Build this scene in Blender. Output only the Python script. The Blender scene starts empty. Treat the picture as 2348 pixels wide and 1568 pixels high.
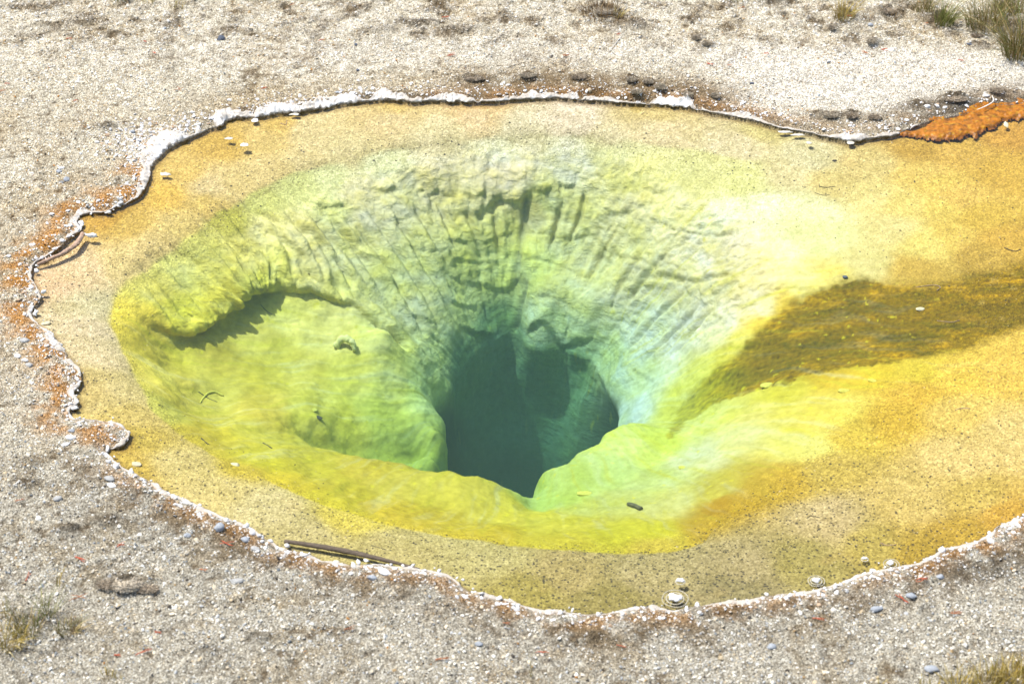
import bpy, math, numpy as np
from mathutils import Vector, Matrix
S = bpy.context.scene
# ------------------------------------------------------------------ camera
PITCH = math.radians(36.0); DIST = 8.33; LENS = 75.0
cd = bpy.data.cameras.new("camera"); cam = bpy.data.objects.new("camera", cd)
S.collection.objects.link(cam); S.camera = cam
cd.lens = LENS; cd.sensor_width = 36.0; cd.clip_end = 2000; cd.clip_start = 0.05
CAM = np.array([0.0, -DIST*math.cos(PITCH), DIST*math.sin(PITCH)])
cam.location = CAM
cam.rotation_euler = (math.pi/2 - PITCH, 0, 0)
cd.dof.use_dof = True; cd.dof.focus_distance = 9.0; cd.dof.aperture_fstop = 3.4
# ------------------------------------------------------------------ light
SUN_EL, SUN_AZ = math.radians(65), math.radians(-64)      # azimuth from +Y towards +X: the sun stands back left
w = bpy.data.worlds.new("World"); S.world = w; w.use_nodes = True
nt = w.node_tree; bg = nt.nodes["Background"]
sky = nt.nodes.new("ShaderNodeTexSky"); sky.sky_type = 'NISHITA'; sky.sun_disc = False
sky.sun_elevation = SUN_EL; sky.sun_rotation = SUN_AZ; sky.dust_density = 2.5
nt.links.new(sky.outputs[0], bg.inputs[0]); bg.inputs[1].default_value = 0.14
ld = bpy.data.lights.new("sun", 'SUN'); ld.energy = 3.4; ld.angle = math.radians(1.5); ld.color = (1, .965, .88)
sun = bpy.data.objects.new("sun", ld); S.collection.objects.link(sun)
sdir = Vector((math.sin(SUN_AZ)*math.cos(SUN_EL), math.cos(SUN_AZ)*math.cos(SUN_EL), math.sin(SUN_EL)))
sun.rotation_euler = sdir.to_track_quat('Z', 'Y').to_euler()
S.view_settings.view_transform = 'Standard'; S.view_settings.look = 'None'
S.view_settings.exposure = 0.68; S.view_settings.gamma = 1
S.cycles.max_bounces = 6; S.cycles.diffuse_bounces = 3; S.cycles.volume_bounces = 1
S.cycles.transparent_max_bounces = 8; S.cycles.caustics_reflective = False; S.cycles.caustics_refractive = False
# ------------------------------------------------------------------ picture <-> place (measurements taken in a 2348 x 1568 view of the photo)
FP = LENS/36.0*2348.0
FW = np.array([0, math.cos(PITCH), -math.sin(PITCH)]); UP = np.array([0, math.sin(PITCH), math.cos(PITCH)])
def at(px, py, z=0.0):
    px = np.asarray(px, float); py = np.asarray(py, float); z = np.asarray(z, float)
    dx = (px-1174)/FP; dy = -(py-784)/FP
    d = np.stack([dx, FW[1]+UP[1]*dy, FW[2]+UP[2]*dy], -1)
    t = (z-CAM[2])/d[..., 2]
    return CAM[0]+d[..., 0]*t, CAM[1]+d[..., 1]*t
def project(x, y, z):
    v = np.stack([x-CAM[0], y-CAM[1], z-CAM[2]], -1)
    f = v@FW
    return 1174+FP*v[..., 0]/f, 784-FP*(v@UP)/f
# ------------------------------------------------------------------ noise
rng = np.random.RandomState(7)
_P = rng.permutation(512).astype(np.int32); _P = np.concatenate([_P, _P, _P])
_G = rng.normal(size=(512, 3)).astype(np.float32); _G /= np.linalg.norm(_G, axis=1)[:, None]
def noise(x, y, z=None):
    x = np.asarray(x, np.float32); y = np.asarray(y, np.float32)
    z = np.zeros_like(x) if z is None else np.asarray(z, np.float32)+np.zeros_like(x)
    xi = np.floor(x).astype(np.int32); yi = np.floor(y).astype(np.int32); zi = np.floor(z).astype(np.int32)
    fx = x-xi; fy = y-yi; fz = z-zi
    u = fx*fx*fx*(fx*(fx*6-15)+10); v = fy*fy*fy*(fy*(fy*6-15)+10); ww = fz*fz*fz*(fz*(fz*6-15)+10)
    xi &= 511; yi &= 511; zi &= 511
    def c(i, j, k):
        h = _P[_P[_P[(xi+i) & 511]+((yi+j) & 511)]+((zi+k) & 511)]
        g = _G[h]
        return g[..., 0]*(fx-i)+g[..., 1]*(fy-j)+g[..., 2]*(fz-k)
    flat = not np.any(z)
    def pl(k):
        a = c(0, 0, k); b = c(1, 0, k); d = c(0, 1, k); e = c(1, 1, k)
        return (a+u*(b-a))*(1-v)+(d+u*(e-d))*v
    a = pl(0)
    return (a if flat else a*(1-ww)+pl(1)*ww)*1.6
def fbm(x, y, z=None, o=4, g=.5):
    s = 0; a = 1; f = 1; t = 0
    for i in range(o):
        s = s+a*noise(x*f+i*13.7, y*f+i*7.1, None if z is None else z*f); t += a; a *= g; f *= 2.03
    return s/t
def sm(a, b, x):
    t = np.clip((x-a)/(b-a), 0, 1); return t*t*(3-2*t)
def lin(c):
    c = np.asarray(c, float)/255.0
    return np.where(c < .04045, c/12.92, ((c+.055)/1.055)**2.4)
# ------------------------------------------------------------------ objects
def tag(o, label=None, cat=None, group=None, kind=None):
    if label: o['label'] = label
    if cat: o['category'] = cat
    if group: o['group'] = group
    if kind: o['kind'] = kind
    return o
def mesh_np(name, V, F, mats, smooth=True, attrs=None, parent=None, fmat=None):
    me = bpy.data.meshes.new(name)
    V = np.ascontiguousarray(V, np.float32); F = np.ascontiguousarray(F, np.int32)
    n, k = F.shape
    me.vertices.add(len(V)); me.vertices.foreach_set('co', V.ravel())
    me.loops.add(n*k); me.loops.foreach_set('vertex_index', F.ravel())
    me.polygons.add(n); me.polygons.foreach_set('loop_start', np.arange(0, n*k, k, dtype=np.int32))
    me.polygons.foreach_set('loop_total', np.full(n, k, np.int32))
    me.polygons.foreach_set('use_smooth', np.full(n, smooth, bool))
    for m in (mats if isinstance(mats, (list, tuple)) else [mats]): me.materials.append(m)
    if fmat is not None: me.polygons.foreach_set('material_index', np.ascontiguousarray(fmat, np.int32))
    for an, (kind, data) in (attrs or {}).items():
        a = me.attributes.new(an, kind, 'POINT')
        a.data.foreach_set('color' if 'COLOR' in kind else 'value', np.ascontiguousarray(data, np.float32).ravel())
    me.update(calc_edges=True)
    o = bpy.data.objects.new(name, me); S.collection.objects.link(o)
    if parent: o.parent = parent
    return o
def empty(name, loc, label, cat, group=None):
    o = bpy.data.objects.new(name, None); S.collection.objects.link(o); o.location = loc
    o.empty_display_size = .05
    return tag(o, label, cat, group)
class MB:                                               # gathers shapes into one mesh
    def __init__(s): s.V = []; s.F = []; s.n = 0
    def add(s, V, F):
        V = np.asarray(V, float); F = np.asarray(F, int)
        if F.shape[1] == 3: F = np.concatenate([F, F[:, 2:3]], 1) if False else F
        s.V.append(V); s.F.append(F+s.n); s.n += len(V)
    def build(s, name, mat, parent=None, smooth=True, loc=None):
        V = np.concatenate(s.V); F = []
        for f in s.F:
            if f.shape[1] == 4: f = np.concatenate([f[:, [0, 1, 2]], f[:, [0, 2, 3]]])
            F.append(f)
        if loc is not None: V = V-np.asarray(loc)
        o = mesh_np(name, V, np.concatenate(F), mat, smooth, parent=parent)
        if loc is not None and parent is None: o.location = loc
        return o
def tube(path, rad, k=8, lump=0, seed=0, flat=1.0, cap=True):
    path = np.asarray(path, float); n = len(path)
    rad = np.broadcast_to(np.asarray(rad, float), (n,))
    T = np.gradient(path, axis=0); T /= np.linalg.norm(T, axis=1)[:, None]+1e-9
    ref = np.array([0, 0, 1.0]); A = np.cross(T, ref); bad = np.linalg.norm(A, axis=1) < 1e-3
    A[bad] = [1, 0, 0]; A /= np.linalg.norm(A, axis=1)[:, None]; B = np.cross(A, T)
    th = np.arange(k)*2*math.pi/k
    R = rad[:, None]*np.ones(k)
    if lump:
        R = R*(1+lump*noise(np.arange(n)[:, None]*.45+seed*9.3+0*th, np.cos(th)*1.3+5+0*R, np.sin(th)*1.3+3.3+0*R))
    V = path[:, None]+R[..., None]*(np.cos(th)[None, :, None]*A[:, None]+flat*np.sin(th)[None, :, None]*B[:, None])
    V = V.reshape(-1, 3); i = np.arange(n-1)[:, None]*k; j = np.arange(k)[None]; j2 = (j+1) % k
    F = np.stack([i+j, i+j2, i+k+j2, i+k+j], -1).reshape(-1, 4)
    if cap:
        c = len(V); V = np.concatenate([V, path[:1], path[-1:]])
        jj = np.arange(k); j3 = (jj+1) % k
        F = np.concatenate([F, np.stack([j3, jj, jj*0+c, jj*0+c], -1), np.stack([(n-1)*k+jj, (n-1)*k+j3, jj*0+c+1, jj*0+c+1], -1)])
        q = F[:, 2] == F[:, 3]
        return V, np.concatenate([F[~q][:, [0, 1, 2]], F[~q][:, [0, 2, 3]], F[q][:, :3]])
    return V, F
def smooth_path(P, n):
    P = np.asarray(P, float); m = len(P)
    Q = np.concatenate([[2*P[0]-P[1]], P, [2*P[-1]-P[-2]]])
    t = np.linspace(0, m-1-1e-6, n); i = t.astype(int); f = (t-i)[:, None]
    a, b, c, d = Q[i], Q[i+1], Q[i+2], Q[i+3]
    return .5*(2*b+(c-a)*f+(2*a-5*b+4*c-d)*f*f+(3*b-a-3*c+d)*f**3)
phi = (1+5**.5)/2
ICO_V = np.array([(-1, phi, 0), (1, phi, 0), (-1, -phi, 0), (1, -phi, 0), (0, -1, phi), (0, 1, phi), (0, -1, -phi), (0, 1, -phi), (phi, 0, -1), (phi, 0, 1), (-phi, 0, -1), (-phi, 0, 1)])
ICO_V /= np.linalg.norm(ICO_V[0])
ICO_F = np.array([(0, 11, 5), (0, 5, 1), (0, 1, 7), (0, 7, 10), (0, 10, 11), (1, 5, 9), (5, 11, 4), (11, 10, 2), (10, 7, 6), (7, 1, 8), (3, 9, 4), (3, 4, 2), (3, 2, 6), (3, 6, 8), (3, 8, 9), (4, 9, 5), (2, 4, 11), (6, 2, 10), (8, 6, 7), (9, 8, 1)])
OCT_V = np.array([(1, 0, 0), (0, 1, 0), (-1, 0, 0), (0, -1, 0), (0, 0, 1), (0, 0, -1.)])
OCT_F = np.array([(0, 1, 4), (1, 2, 4), (2, 3, 4), (3, 0, 4), (1, 0, 5), (2, 1, 5), (3, 2, 5), (0, 3, 5)])
def ico(sub):
    V = ICO_V; F = ICO_F
    for _ in range(sub):
        V = list(map(tuple, V)); cache = {}; N = []
        def mid(a, b):
            k = (min(a, b), max(a, b))
            if k not in cache:
                p = np.array(V[a])+np.array(V[b]); V.append(tuple(p/np.linalg.norm(p))); cache[k] = len(V)-1
            return cache[k]
        for a, b, c in F:
            ab, bc, ca = mid(a, b), mid(b, c), mid(c, a); N += [(a, ab, ca), (b, bc, ab), (c, ca, bc), (ab, bc, ca)]
        F = np.array(N); V = np.array(V)
    return V, F
ICO3 = ico(3)
def rock_shape(seed, sx, sy, sz, rough=.35, flats=5, src=None):
    V, F = src or ICO3; V = V.copy(); r = np.random.RandomState(seed)
    for k in range(flats):                              # chipped faces
        n = r.normal(size=3); n /= np.linalg.norm(n); d = r.uniform(.55, .85)
        q = V@n-d; V = V-np.where(q > 0, q, 0)[:, None]*n*.9
    V = V*(1+rough*fbm(V[:, 0]*1.4+seed, V[:, 1]*1.4, V[:, 2]*1.4+.3, o=3))[:, None]
    return V*np.array([sx, sy, sz]), F
# ------------------------------------------------------------------ materials
def new_mat(name):
    m = bpy.data.materials.new(name); m.use_nodes = True; n = m.node_tree
    b = n.nodes['Principled BSDF']; b.inputs['Roughness'].default_value = .85
    b.inputs['Specular IOR Level'].default_value = .25
    return m, n, b
def N(n, t, **kw):
    x = n.nodes.new(t)
    for k, v in kw.items():
        if k in x.inputs.keys(): x.inputs[k].default_value = v
        else: setattr(x, k, v)
    return x
def ramp(n, stops, interp='LINEAR'):
    r = n.nodes.new('ShaderNodeValToRGB'); e = r.color_ramp; e.interpolation = interp
    while len(e.elements) < len(stops): e.elements.new(.5)
    for el, (p, c) in zip(e.elements, stops): el.position = p; el.color = (*c, 1) if len(c) == 3 else c
    return r
def simple_mat(name, c1, c2, scale=60, rough=.8, bump=.3, spec=.25, stretch=None, bdist=.002):
    m, n, b = new_mat(name); L = n.links.new
    tc = N(n, 'ShaderNodeTexCoord'); mp = N(n, 'ShaderNodeMapping')
    if stretch: mp.inputs['Scale'].default_value = stretch
    L(tc.outputs['Object'], mp.inputs[0])
    nz = N(n, 'ShaderNodeTexNoise', Scale=scale, Detail=5.0, Roughness=.65); L(mp.outputs[0], nz.inputs['Vector'])
    r = ramp(n, [(.32, c1), (.68, c2)]); L(nz.outputs['Fac'], r.inputs[0]); L(r.outputs[0], b.inputs['Base Color'])
    bp = N(n, 'ShaderNodeBump', Strength=bump, Distance=bdist); L(nz.outputs['Fac'], bp.inputs['Height']); L(bp.outputs[0], b.inputs['Normal'])
    b.inputs['Roughness'].default_value = rough; b.inputs['Specular IOR Level'].default_value = spec
    return m
def mul_mix(n, a, bsock, fac, mode='MULTIPLY'):
    x = n.nodes.new('ShaderNodeMix'); x.data_type = 'RGBA'; x.blend_type = mode
    for sock, v in ((x.inputs['Factor'], fac), (x.inputs[6], a), (x.inputs[7], bsock)):
        if hasattr(v, 'is_linked'): n.links.new(v, sock)
        else: sock.default_value = v
    return x.outputs[2]
# pool bed: the mineral and mat colours come in as 'tint', grain and crust relief are nodes
BED, n, b = new_mat('pool_bed_material'); L = n.links.new
geo = N(n, 'ShaderNodeNewGeometry'); tint = N(n, 'ShaderNodeAttribute', attribute_name='tint')
sand = N(n, 'ShaderNodeAttribute', attribute_name='sand'); dots = N(n, 'ShaderNodeAttribute', attribute_name='dots')
vo = N(n, 'ShaderNodeTexVoronoi', Scale=150.0); L(geo.outputs['Position'], vo.inputs['Vector'])
r1 = ramp(n, [(0, (.5, .48, .44)), (.3, (.82, .81, .78)), (.65, (1.06, 1.05, 1.04)), (.9, (1.38, 1.38, 1.45))]); L(vo.outputs['Color'], r1.inputs[0])
c = mul_mix(n, tint.outputs['Color'], r1.outputs[0], sand.outputs['Fac'])
nz = N(n, 'ShaderNodeTexNoise', Scale=30.0, Detail=6.0, Roughness=.7); L(geo.outputs['Position'], nz.inputs['Vector'])
r2 = ramp(n, [(.3, (.78, .76, .66)), (.7, (1.2, 1.2, 1.3))]); L(nz.outputs['Fac'], r2.inputs[0])
c = mul_mix(n, c, r2.outputs[0], .8)
vd = N(n, 'ShaderNodeTexVoronoi', Scale=95.0); L(geo.outputs['Position'], vd.inputs['Vector'])
sep = N(n, 'ShaderNodeSeparateColor'); L(vd.outputs['Color'], sep.inputs[0])
lt = N(n, 'ShaderNodeMath', operation='LESS_THAN'); L(sep.outputs[0], lt.inputs[0]); L(dots.outputs['Fac'], lt.inputs[1])
ms = N(n, 'ShaderNodeMath', operation='MULTIPLY'); L(sep.outputs[1], ms.inputs[0]); ms.inputs[1].default_value = .55
lt2 = N(n, 'ShaderNodeMath', operation='LESS_THAN'); L(vd.outputs['Distance'], lt2.inputs[0]); L(ms.outputs[0], lt2.inputs[1])
mm = N(n, 'ShaderNodeMath', operation='MULTIPLY'); L(lt.outputs[0], mm.inputs[0]); L(lt2.outputs[0], mm.inputs[1])
m8 = N(n, 'ShaderNodeMath', operation='MULTIPLY'); L(mm.outputs[0], m8.inputs[0]); m8.inputs[1].default_value = .85
c = mul_mix(n, c, (.035, .033, .028, 1), m8.outputs[0], 'MIX')
wal = N(n, 'ShaderNodeAttribute', attribute_name='wall')
mp = N(n, 'ShaderNodeMapping'); mp.inputs['Scale'].default_value = (1, 1, 2.2); L(geo.outputs['Position'], mp.inputs[0])
rd = N(n, 'ShaderNodeTexNoise', Scale=10.0, Detail=10.0, Roughness=.68, Distortion=.1); L(mp.outputs[0], rd.inputs['Vector'])
rr2 = ramp(n, [(.30, (.92, .96, 1.2)), (.47, (1.02, 1.02, 1.05)), (.66, (1.08, 1.05, .75))]); L(rd.outputs['Fac'], rr2.inputs[0])
c = mul_mix(n, c, rr2.outputs[0], wal.outputs['Fac'])
L(c, b.inputs['Base Color'])
bp = N(n, 'ShaderNodeBump', Strength=.6, Distance=.004); L(nz.outputs['Fac'], bp.inputs['Height'])
bp3 = N(n, 'ShaderNodeBump', Strength=1.0, Distance=.030); L(rd.outputs['Fac'], bp3.inputs['Height']); L(bp.outputs[0], bp3.inputs['Normal']); L(wal.outputs['Fac'], bp3.inputs['Strength'])
bp2 = N(n, 'ShaderNodeBump', Strength=.5, Distance=.0025); L(vo.outputs['Distance'], bp2.inputs['Height']); L(bp3.outputs[0], bp2.inputs['Normal'])
L(sand.outputs['Fac'], bp2.inputs['Strength']); L(bp2.outputs[0], b.inputs['Normal'])
b.inputs['Roughness'].default_value = .9; b.inputs['Specular IOR Level'].default_value = .1
# ground
GRD, n, b = new_mat('ground_material'); L = n.links.new
geo = N(n, 'ShaderNodeNewGeometry'); tint = N(n, 'ShaderNodeAttribute', attribute_name='tint')
vo = N(n, 'ShaderNodeTexVoronoi', Scale=230.0); L(geo.outputs['Position'], vo.inputs['Vector'])
r1 = ramp(n, [(0, (.12, .11, .09)), (.3, (.5, .48, .42)), (.6, (1, .98, .92)), (.85, (1.75, 1.78, 1.75))]); L(vo.outputs['Color'], r1.inputs[0])
c = mul_mix(n, tint.outputs['Color'], r1.outputs[0], .85)
nz = N(n, 'ShaderNodeTexNoise', Scale=70.0, Detail=6.0, Roughness=.75); L(geo.outputs['Position'], nz.inputs['Vector'])
r2 = ramp(n, [(.3, (.6, .56, .5)), (.68, (1.25, 1.27, 1.3))]); L(nz.outputs['Fac'], r2.inputs[0])
c = mul_mix(n, c, r2.outputs[0], .8); c = mul_mix(n, c, (.86, .84, .80, 1), 1.0); L(c, b.inputs['Base Color'])
bp = N(n, 'ShaderNodeBump', Strength=.9, Distance=.006); L(nz.outputs['Fac'], bp.inputs['Height'])
bp2 = N(n, 'ShaderNodeBump', Strength=.8, Distance=.004, invert=True); L(vo.outputs['Distance'], bp2.inputs['Height']); L(bp.outputs[0], bp2.inputs['Normal'])
L(bp2.outputs[0], b.inputs['Normal']); b.inputs['Roughness'].default_value = .95
# loose gravel and chips: one colour per grain
def grain_mat(name, mul=1.0):
    m, n, b = new_mat(name); L = n.links.new
    t = N(n, 'ShaderNodeAttribute', attribute_name='tint')
    geo = N(n, 'ShaderNodeNewGeometry')
    nz = N(n, 'ShaderNodeTexNoise', Scale=400.0, Detail=3.0); L(geo.outputs['Position'], nz.inputs['Vector'])
    r = ramp(n, [(.3, (.75, .74, .72)), (.7, (1.15, 1.15, 1.15))]); L(nz.outputs['Fac'], r.inputs[0])
    L(mul_mix(n, t.outputs['Color'], r.outputs[0], 1.0), b.inputs['Base Color']); return m
GRAIN = grain_mat('gravel_material')
# water: clear film over an absorbing body
WAT, n, b = new_mat('water_material'); L = n.links.new; n.nodes.remove(b)
out = n.nodes['Material Output']; tr = N(n, 'ShaderNodeBsdfTransparent'); gl = N(n, 'ShaderNodeBsdfGlossy'); gl.inputs['Roughness'].default_value = .03
geo = N(n, 'ShaderNodeNewGeometry'); nz = N(n, 'ShaderNodeTexNoise', Scale=9.0, Detail=3.0, Roughness=.5); L(geo.outputs['Position'], nz.inputs['Vector'])
bp = N(n, 'ShaderNodeBump', Strength=.3, Distance=.01); L(nz.outputs['Fac'], bp.inputs['Height'])
fr = N(n, 'ShaderNodeFresnel', IOR=1.33); L(bp.outputs[0], fr.inputs['Normal']); L(bp.outputs[0], gl.inputs['Normal'])
mx = N(n, 'ShaderNodeMixShader'); L(fr.outputs[0], mx.inputs[0]); L(tr.outputs[0], mx.inputs[1]); L(gl.outputs[0], mx.inputs[2]); L(mx.outputs[0], out.inputs['Surface'])
ABS = np.array([.46, .16, .18])                          # per metre
ab = N(n, 'ShaderNodeVolumeAbsorption'); ab.inputs['Color'].default_value = (*(1-ABS), 1); ab.inputs['Density'].default_value = 1.0
vs = N(n, 'ShaderNodeVolumeScatter', Density=.07); vs.inputs['Color'].default_value = (.60, 1, .90, 1)
ad = N(n, 'ShaderNodeAddShader'); L(ab.outputs[0], ad.inputs[0]); L(vs.outputs[0], ad.inputs[1]); L(ad.outputs[0], out.inputs['Volume'])
# ------------------------------------------------------------------ the shoreline: px, py, crust width landward (cm), crust height (cm)
SH = [(2348, 240, 0, 0), (2290, 246, 0, 0), (2245, 256, 0, 0), (2200, 268, 0, 0), (2140, 280, 0, 0), (2090, 296, 1, .5), (2050, 312, 2, .8), (2010, 318, 3, 1.2), (1960, 326, 4, 1.5), (1915, 320, 2, .8),
 (1850, 306, 1.5, .7), (1790, 296, 1.5, .6), (1740, 282, 3, 1), (1700, 273, 5, 1.2), (1640, 262, 4, 1.2), (1580, 250, 4, 1.2), (1520, 243, 5, 1.3), (1450, 240, 3, 1), (1400, 236, 3, 1), (1340, 232, 5, 1.5), (1280, 228, 5, 1.6),
 (1200, 230, 5, 1.6), (1150, 234, 3, 1), (1080, 236, 4, 1.2), (1000, 234, 5, 1.8), (950, 236, 3, 1.2), (900, 232, 7, 2), (850, 234, 9, 2.2), (790, 240, 8, 2.2), (740, 250, 9, 2.2), (690, 258, 8, 2.2), (640, 262, 9, 2.4),
 (600, 270, 9, 2.4), (560, 272, 8, 2.2), (525, 276, 11, 2.6), (505, 292, 8, 2.4), (480, 298, 9, 2.4), (450, 312, 10, 2.4), (420, 326, 10, 2.4), (395, 338, 11, 2.4), (375, 355, 12, 2.2), (352, 380, 10, 2), (345, 400, 7, 1.8), (342, 418, 6, 1.6),
 (330, 440, 5, 1.4), (310, 458, 2.5, 1), (270, 476, 1.8, .8), (235, 490, 1.4, .7), (190, 494, 3, 1), (178, 512, 4, 1), (188, 528, 3, .8), (165, 545, 1.6, .8), (140, 568, 1.6, .8), (110, 590, 2, .8), (84, 604, 2, .9), (72, 625, 2, 1), (78, 650, 2, 1),
 (96, 680, 2.2, 1), (80, 705, 2.2, 1), (74, 725, 2.2, 1), (92, 750, 2.5, 1), (120, 765, 4, 1.4), (135, 790, 4, 1.4), (160, 825, 3, 1.2), (185, 855, 3, 1.3), (188, 880, 3, 1.3), (170, 905, 2.5, 1.1), (182, 925, 3, 1.1), (160, 945, 2.5, 1), (175, 962, 2, .9),
 (230, 966, 2, 1), (275, 975, 2.2, 1.1), (296, 995, 2.4, 1.2), (288, 1020, 2.4, 1.2), (262, 1030, 2.2, 1), (240, 1028, 1.6, .8), (262, 1058, 1.8, .9), (300, 1082, 2.2, 1), (345, 1105, 2.4, 1), (400, 1138, 2.4, 1), (455, 1160, 2.8, 1.1), (500, 1185, 2.8, 1.2),
 (560, 1205, 2.2, 1.2), (610, 1236, 2.2, 1), (650, 1258, 2.8, 1.1), (700, 1270, 2.6, .9), (745, 1288, 2, .9), (800, 1296, 2, 1), (860, 1298, 2, 1), (920, 1302, 2.2, 1), (980, 1310, 2.6, 1.1), (1030, 1322, 2.6, 1.1), (1060, 1348, 2, 1), (1110, 1364, 2.4, 1), (1170, 1378, 2.4, 1),
 (1210, 1394, 2.4, 1.1), (1265, 1402, 2.4, 1.1), (1320, 1408, 2, .9), (1380, 1410, 2, .8), (1440, 1398, 2, .9), (1490, 1390, 2.6, 1), (1540, 1402, 1.8, .7), (1600, 1392, 2.2, .8), (1660, 1382, 2.2, .9), (1720, 1378, 2, .8), (1760, 1368, 1.2, .6), (1820, 1362, 2, .8), (1880, 1352, 3, 1), (1920, 1340, 2, .8),
 (1975, 1318, 2.6, 1), (2040, 1306, 2.4, 1), (2110, 1290, 1.6, .7), (2160, 1262, 2.4, .9), (2210, 1252, 2.4, .9), (2250, 1238, 2, .8), (2290, 1210, 3.4, 1), (2335, 1188, 4, 1.2), (2420, 1150, 3, 1), (2560, 1090, 2, .8), (2720, 960, 2, .8),
 (2800, 760, 2, .8), (2780, 520, 2, .8), (2700, 320, 2, .8), (2560, 232, 1, .5), (2440, 228, 0, 0)]
A = np.array(SH, float); X, Y = at(A[:, 0], A[:, 1], 0.0)
P4 = np.stack([X, Y, A[:, 2], A[:, 3]], 1)
Pc = np.concatenate([P4[-2:], P4, P4[:3]]); m = len(P4); seg = []
for i in range(m):                                      # closed Catmull-Rom, evenly spaced at 6 mm
    a, b_, c_, d = Pc[i+1], Pc[i+2], Pc[i+3], Pc[i+4] if i+4 < len(Pc) else Pc[-1]
    k = max(2, int(np.hypot(*(c_-b_)[:2])/.006)); f = (np.arange(k)/k)[:, None]
    seg.append(.5*(2*b_+(c_-a)*f+(2*a-5*b_+4*c_-d)*f*f+(3*b_-a-3*c_+d)*f**3))
SL = np.concatenate(seg); SL[:, 2:] = np.clip(SL[:, 2:], 0, 20)
s_ = np.arange(len(SL))*.006
tng = np.roll(SL[:, :2], -4, 0)-np.roll(SL[:, :2], 4, 0); tng /= np.linalg.norm(tng, axis=1)[:, None]
nrm = np.stack([tng[:, 1], -tng[:, 0]], 1)
area = .5*np.sum(SL[:, 0]*np.roll(SL[:, 1], -1)-np.roll(SL[:, 0], -1)*SL[:, 1])
if area < 0: nrm = -nrm                                # nrm points landward
wob = .010*fbm(s_*14, s_*0+3.1, o=3)+.004*np.abs(noise(s_*60, s_*0+8.3))
SL[:, :2] += nrm*wob[:, None]
# ------------------------------------------------------------------ terrain grid
FX0, FX1, FY0, FY1, ST = -2.85, 2.95, -2.15, 3.3, .0054
def axis(a, b_, lim):
    core = np.arange(a, b_, ST); g = ST*1.16**np.arange(1, 90); g = np.cumsum(g); g = g[g < lim]
    return np.concatenate([(a-g)[::-1], core, core[-1]+g])
xs = axis(FX0, FX1, 400); ys = axis(FY0, FY1, 400); NX, NY = len(xs), len(ys)
gx, gy = np.meshgrid(xs, ys); gx = gx.ravel(); gy = gy.ravel()
# signed distance to the shoreline (positive in the pool) on a 14 mm lattice
cx_ = np.arange(-3.2, 4.6, .014); cy_ = np.arange(-2.6, 3.6, .014); qx, qy = np.meshgrid(cx_, cy_)
poly = SL[::3, :2].astype(np.float32)
def sdist(px, py, poly):
    px = px.astype(np.float32).ravel(); py = py.astype(np.float32).ravel(); best = np.full(px.shape, 1e9, np.float32); ins = np.zeros(px.shape, bool)
    P0 = poly; P1 = np.roll(poly, -1, 0)
    for (ax, ay), (bx, by) in zip(P0, P1):
        dx, dy = bx-ax, by-ay; t = np.clip(((px-ax)*dx+(py-ay)*dy)/(dx*dx+dy*dy+1e-12), 0, 1)
        ex = px-ax-t*dx; ey = py-ay-t*dy; np.minimum(best, ex*ex+ey*ey, out=best)
        if (ay > 0) != (by > 0) or ay != by:
            q = (ay > py) != (by > py); ins ^= q & (px < (bx-ax)*(py-ay)/(by-ay+1e-20)+ax)
    d = np.sqrt(best); return np.where(ins, d, -d)
_sd = sdist(qx[::2, ::2], qy[::2, ::2], poly[::3])
_sd = _sd.reshape(qx[::2, ::2].shape)
full = np.empty(qx.shape, np.float32); near = np.repeat(np.repeat(_sd, 2, 0), 2, 1)[:qx.shape[0], :qx.shape[1]]
full[:] = near; q = np.abs(near) < .12
full[q] = sdist(qx[q], qy[q], poly)
def bil(arr, x, y):
    u = np.clip((x-cx_[0])/.014, 0, len(cx_)-1.001); v = np.clip((y-cy_[0])/.014, 0, len(cy_)-1.001)
    i = u.astype(int); j = v.astype(int); fu = u-i; fv = v-j
    return (arr[j, i]*(1-fu)+arr[j, i+1]*fu)*(1-fv)+(arr[j+1, i]*(1-fu)+arr[j+1, i+1]*fu)*fv
# the soft far field needs true distance for smooth shelves: blur the coarse part
sd = bil(full, gx, gy)
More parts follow.
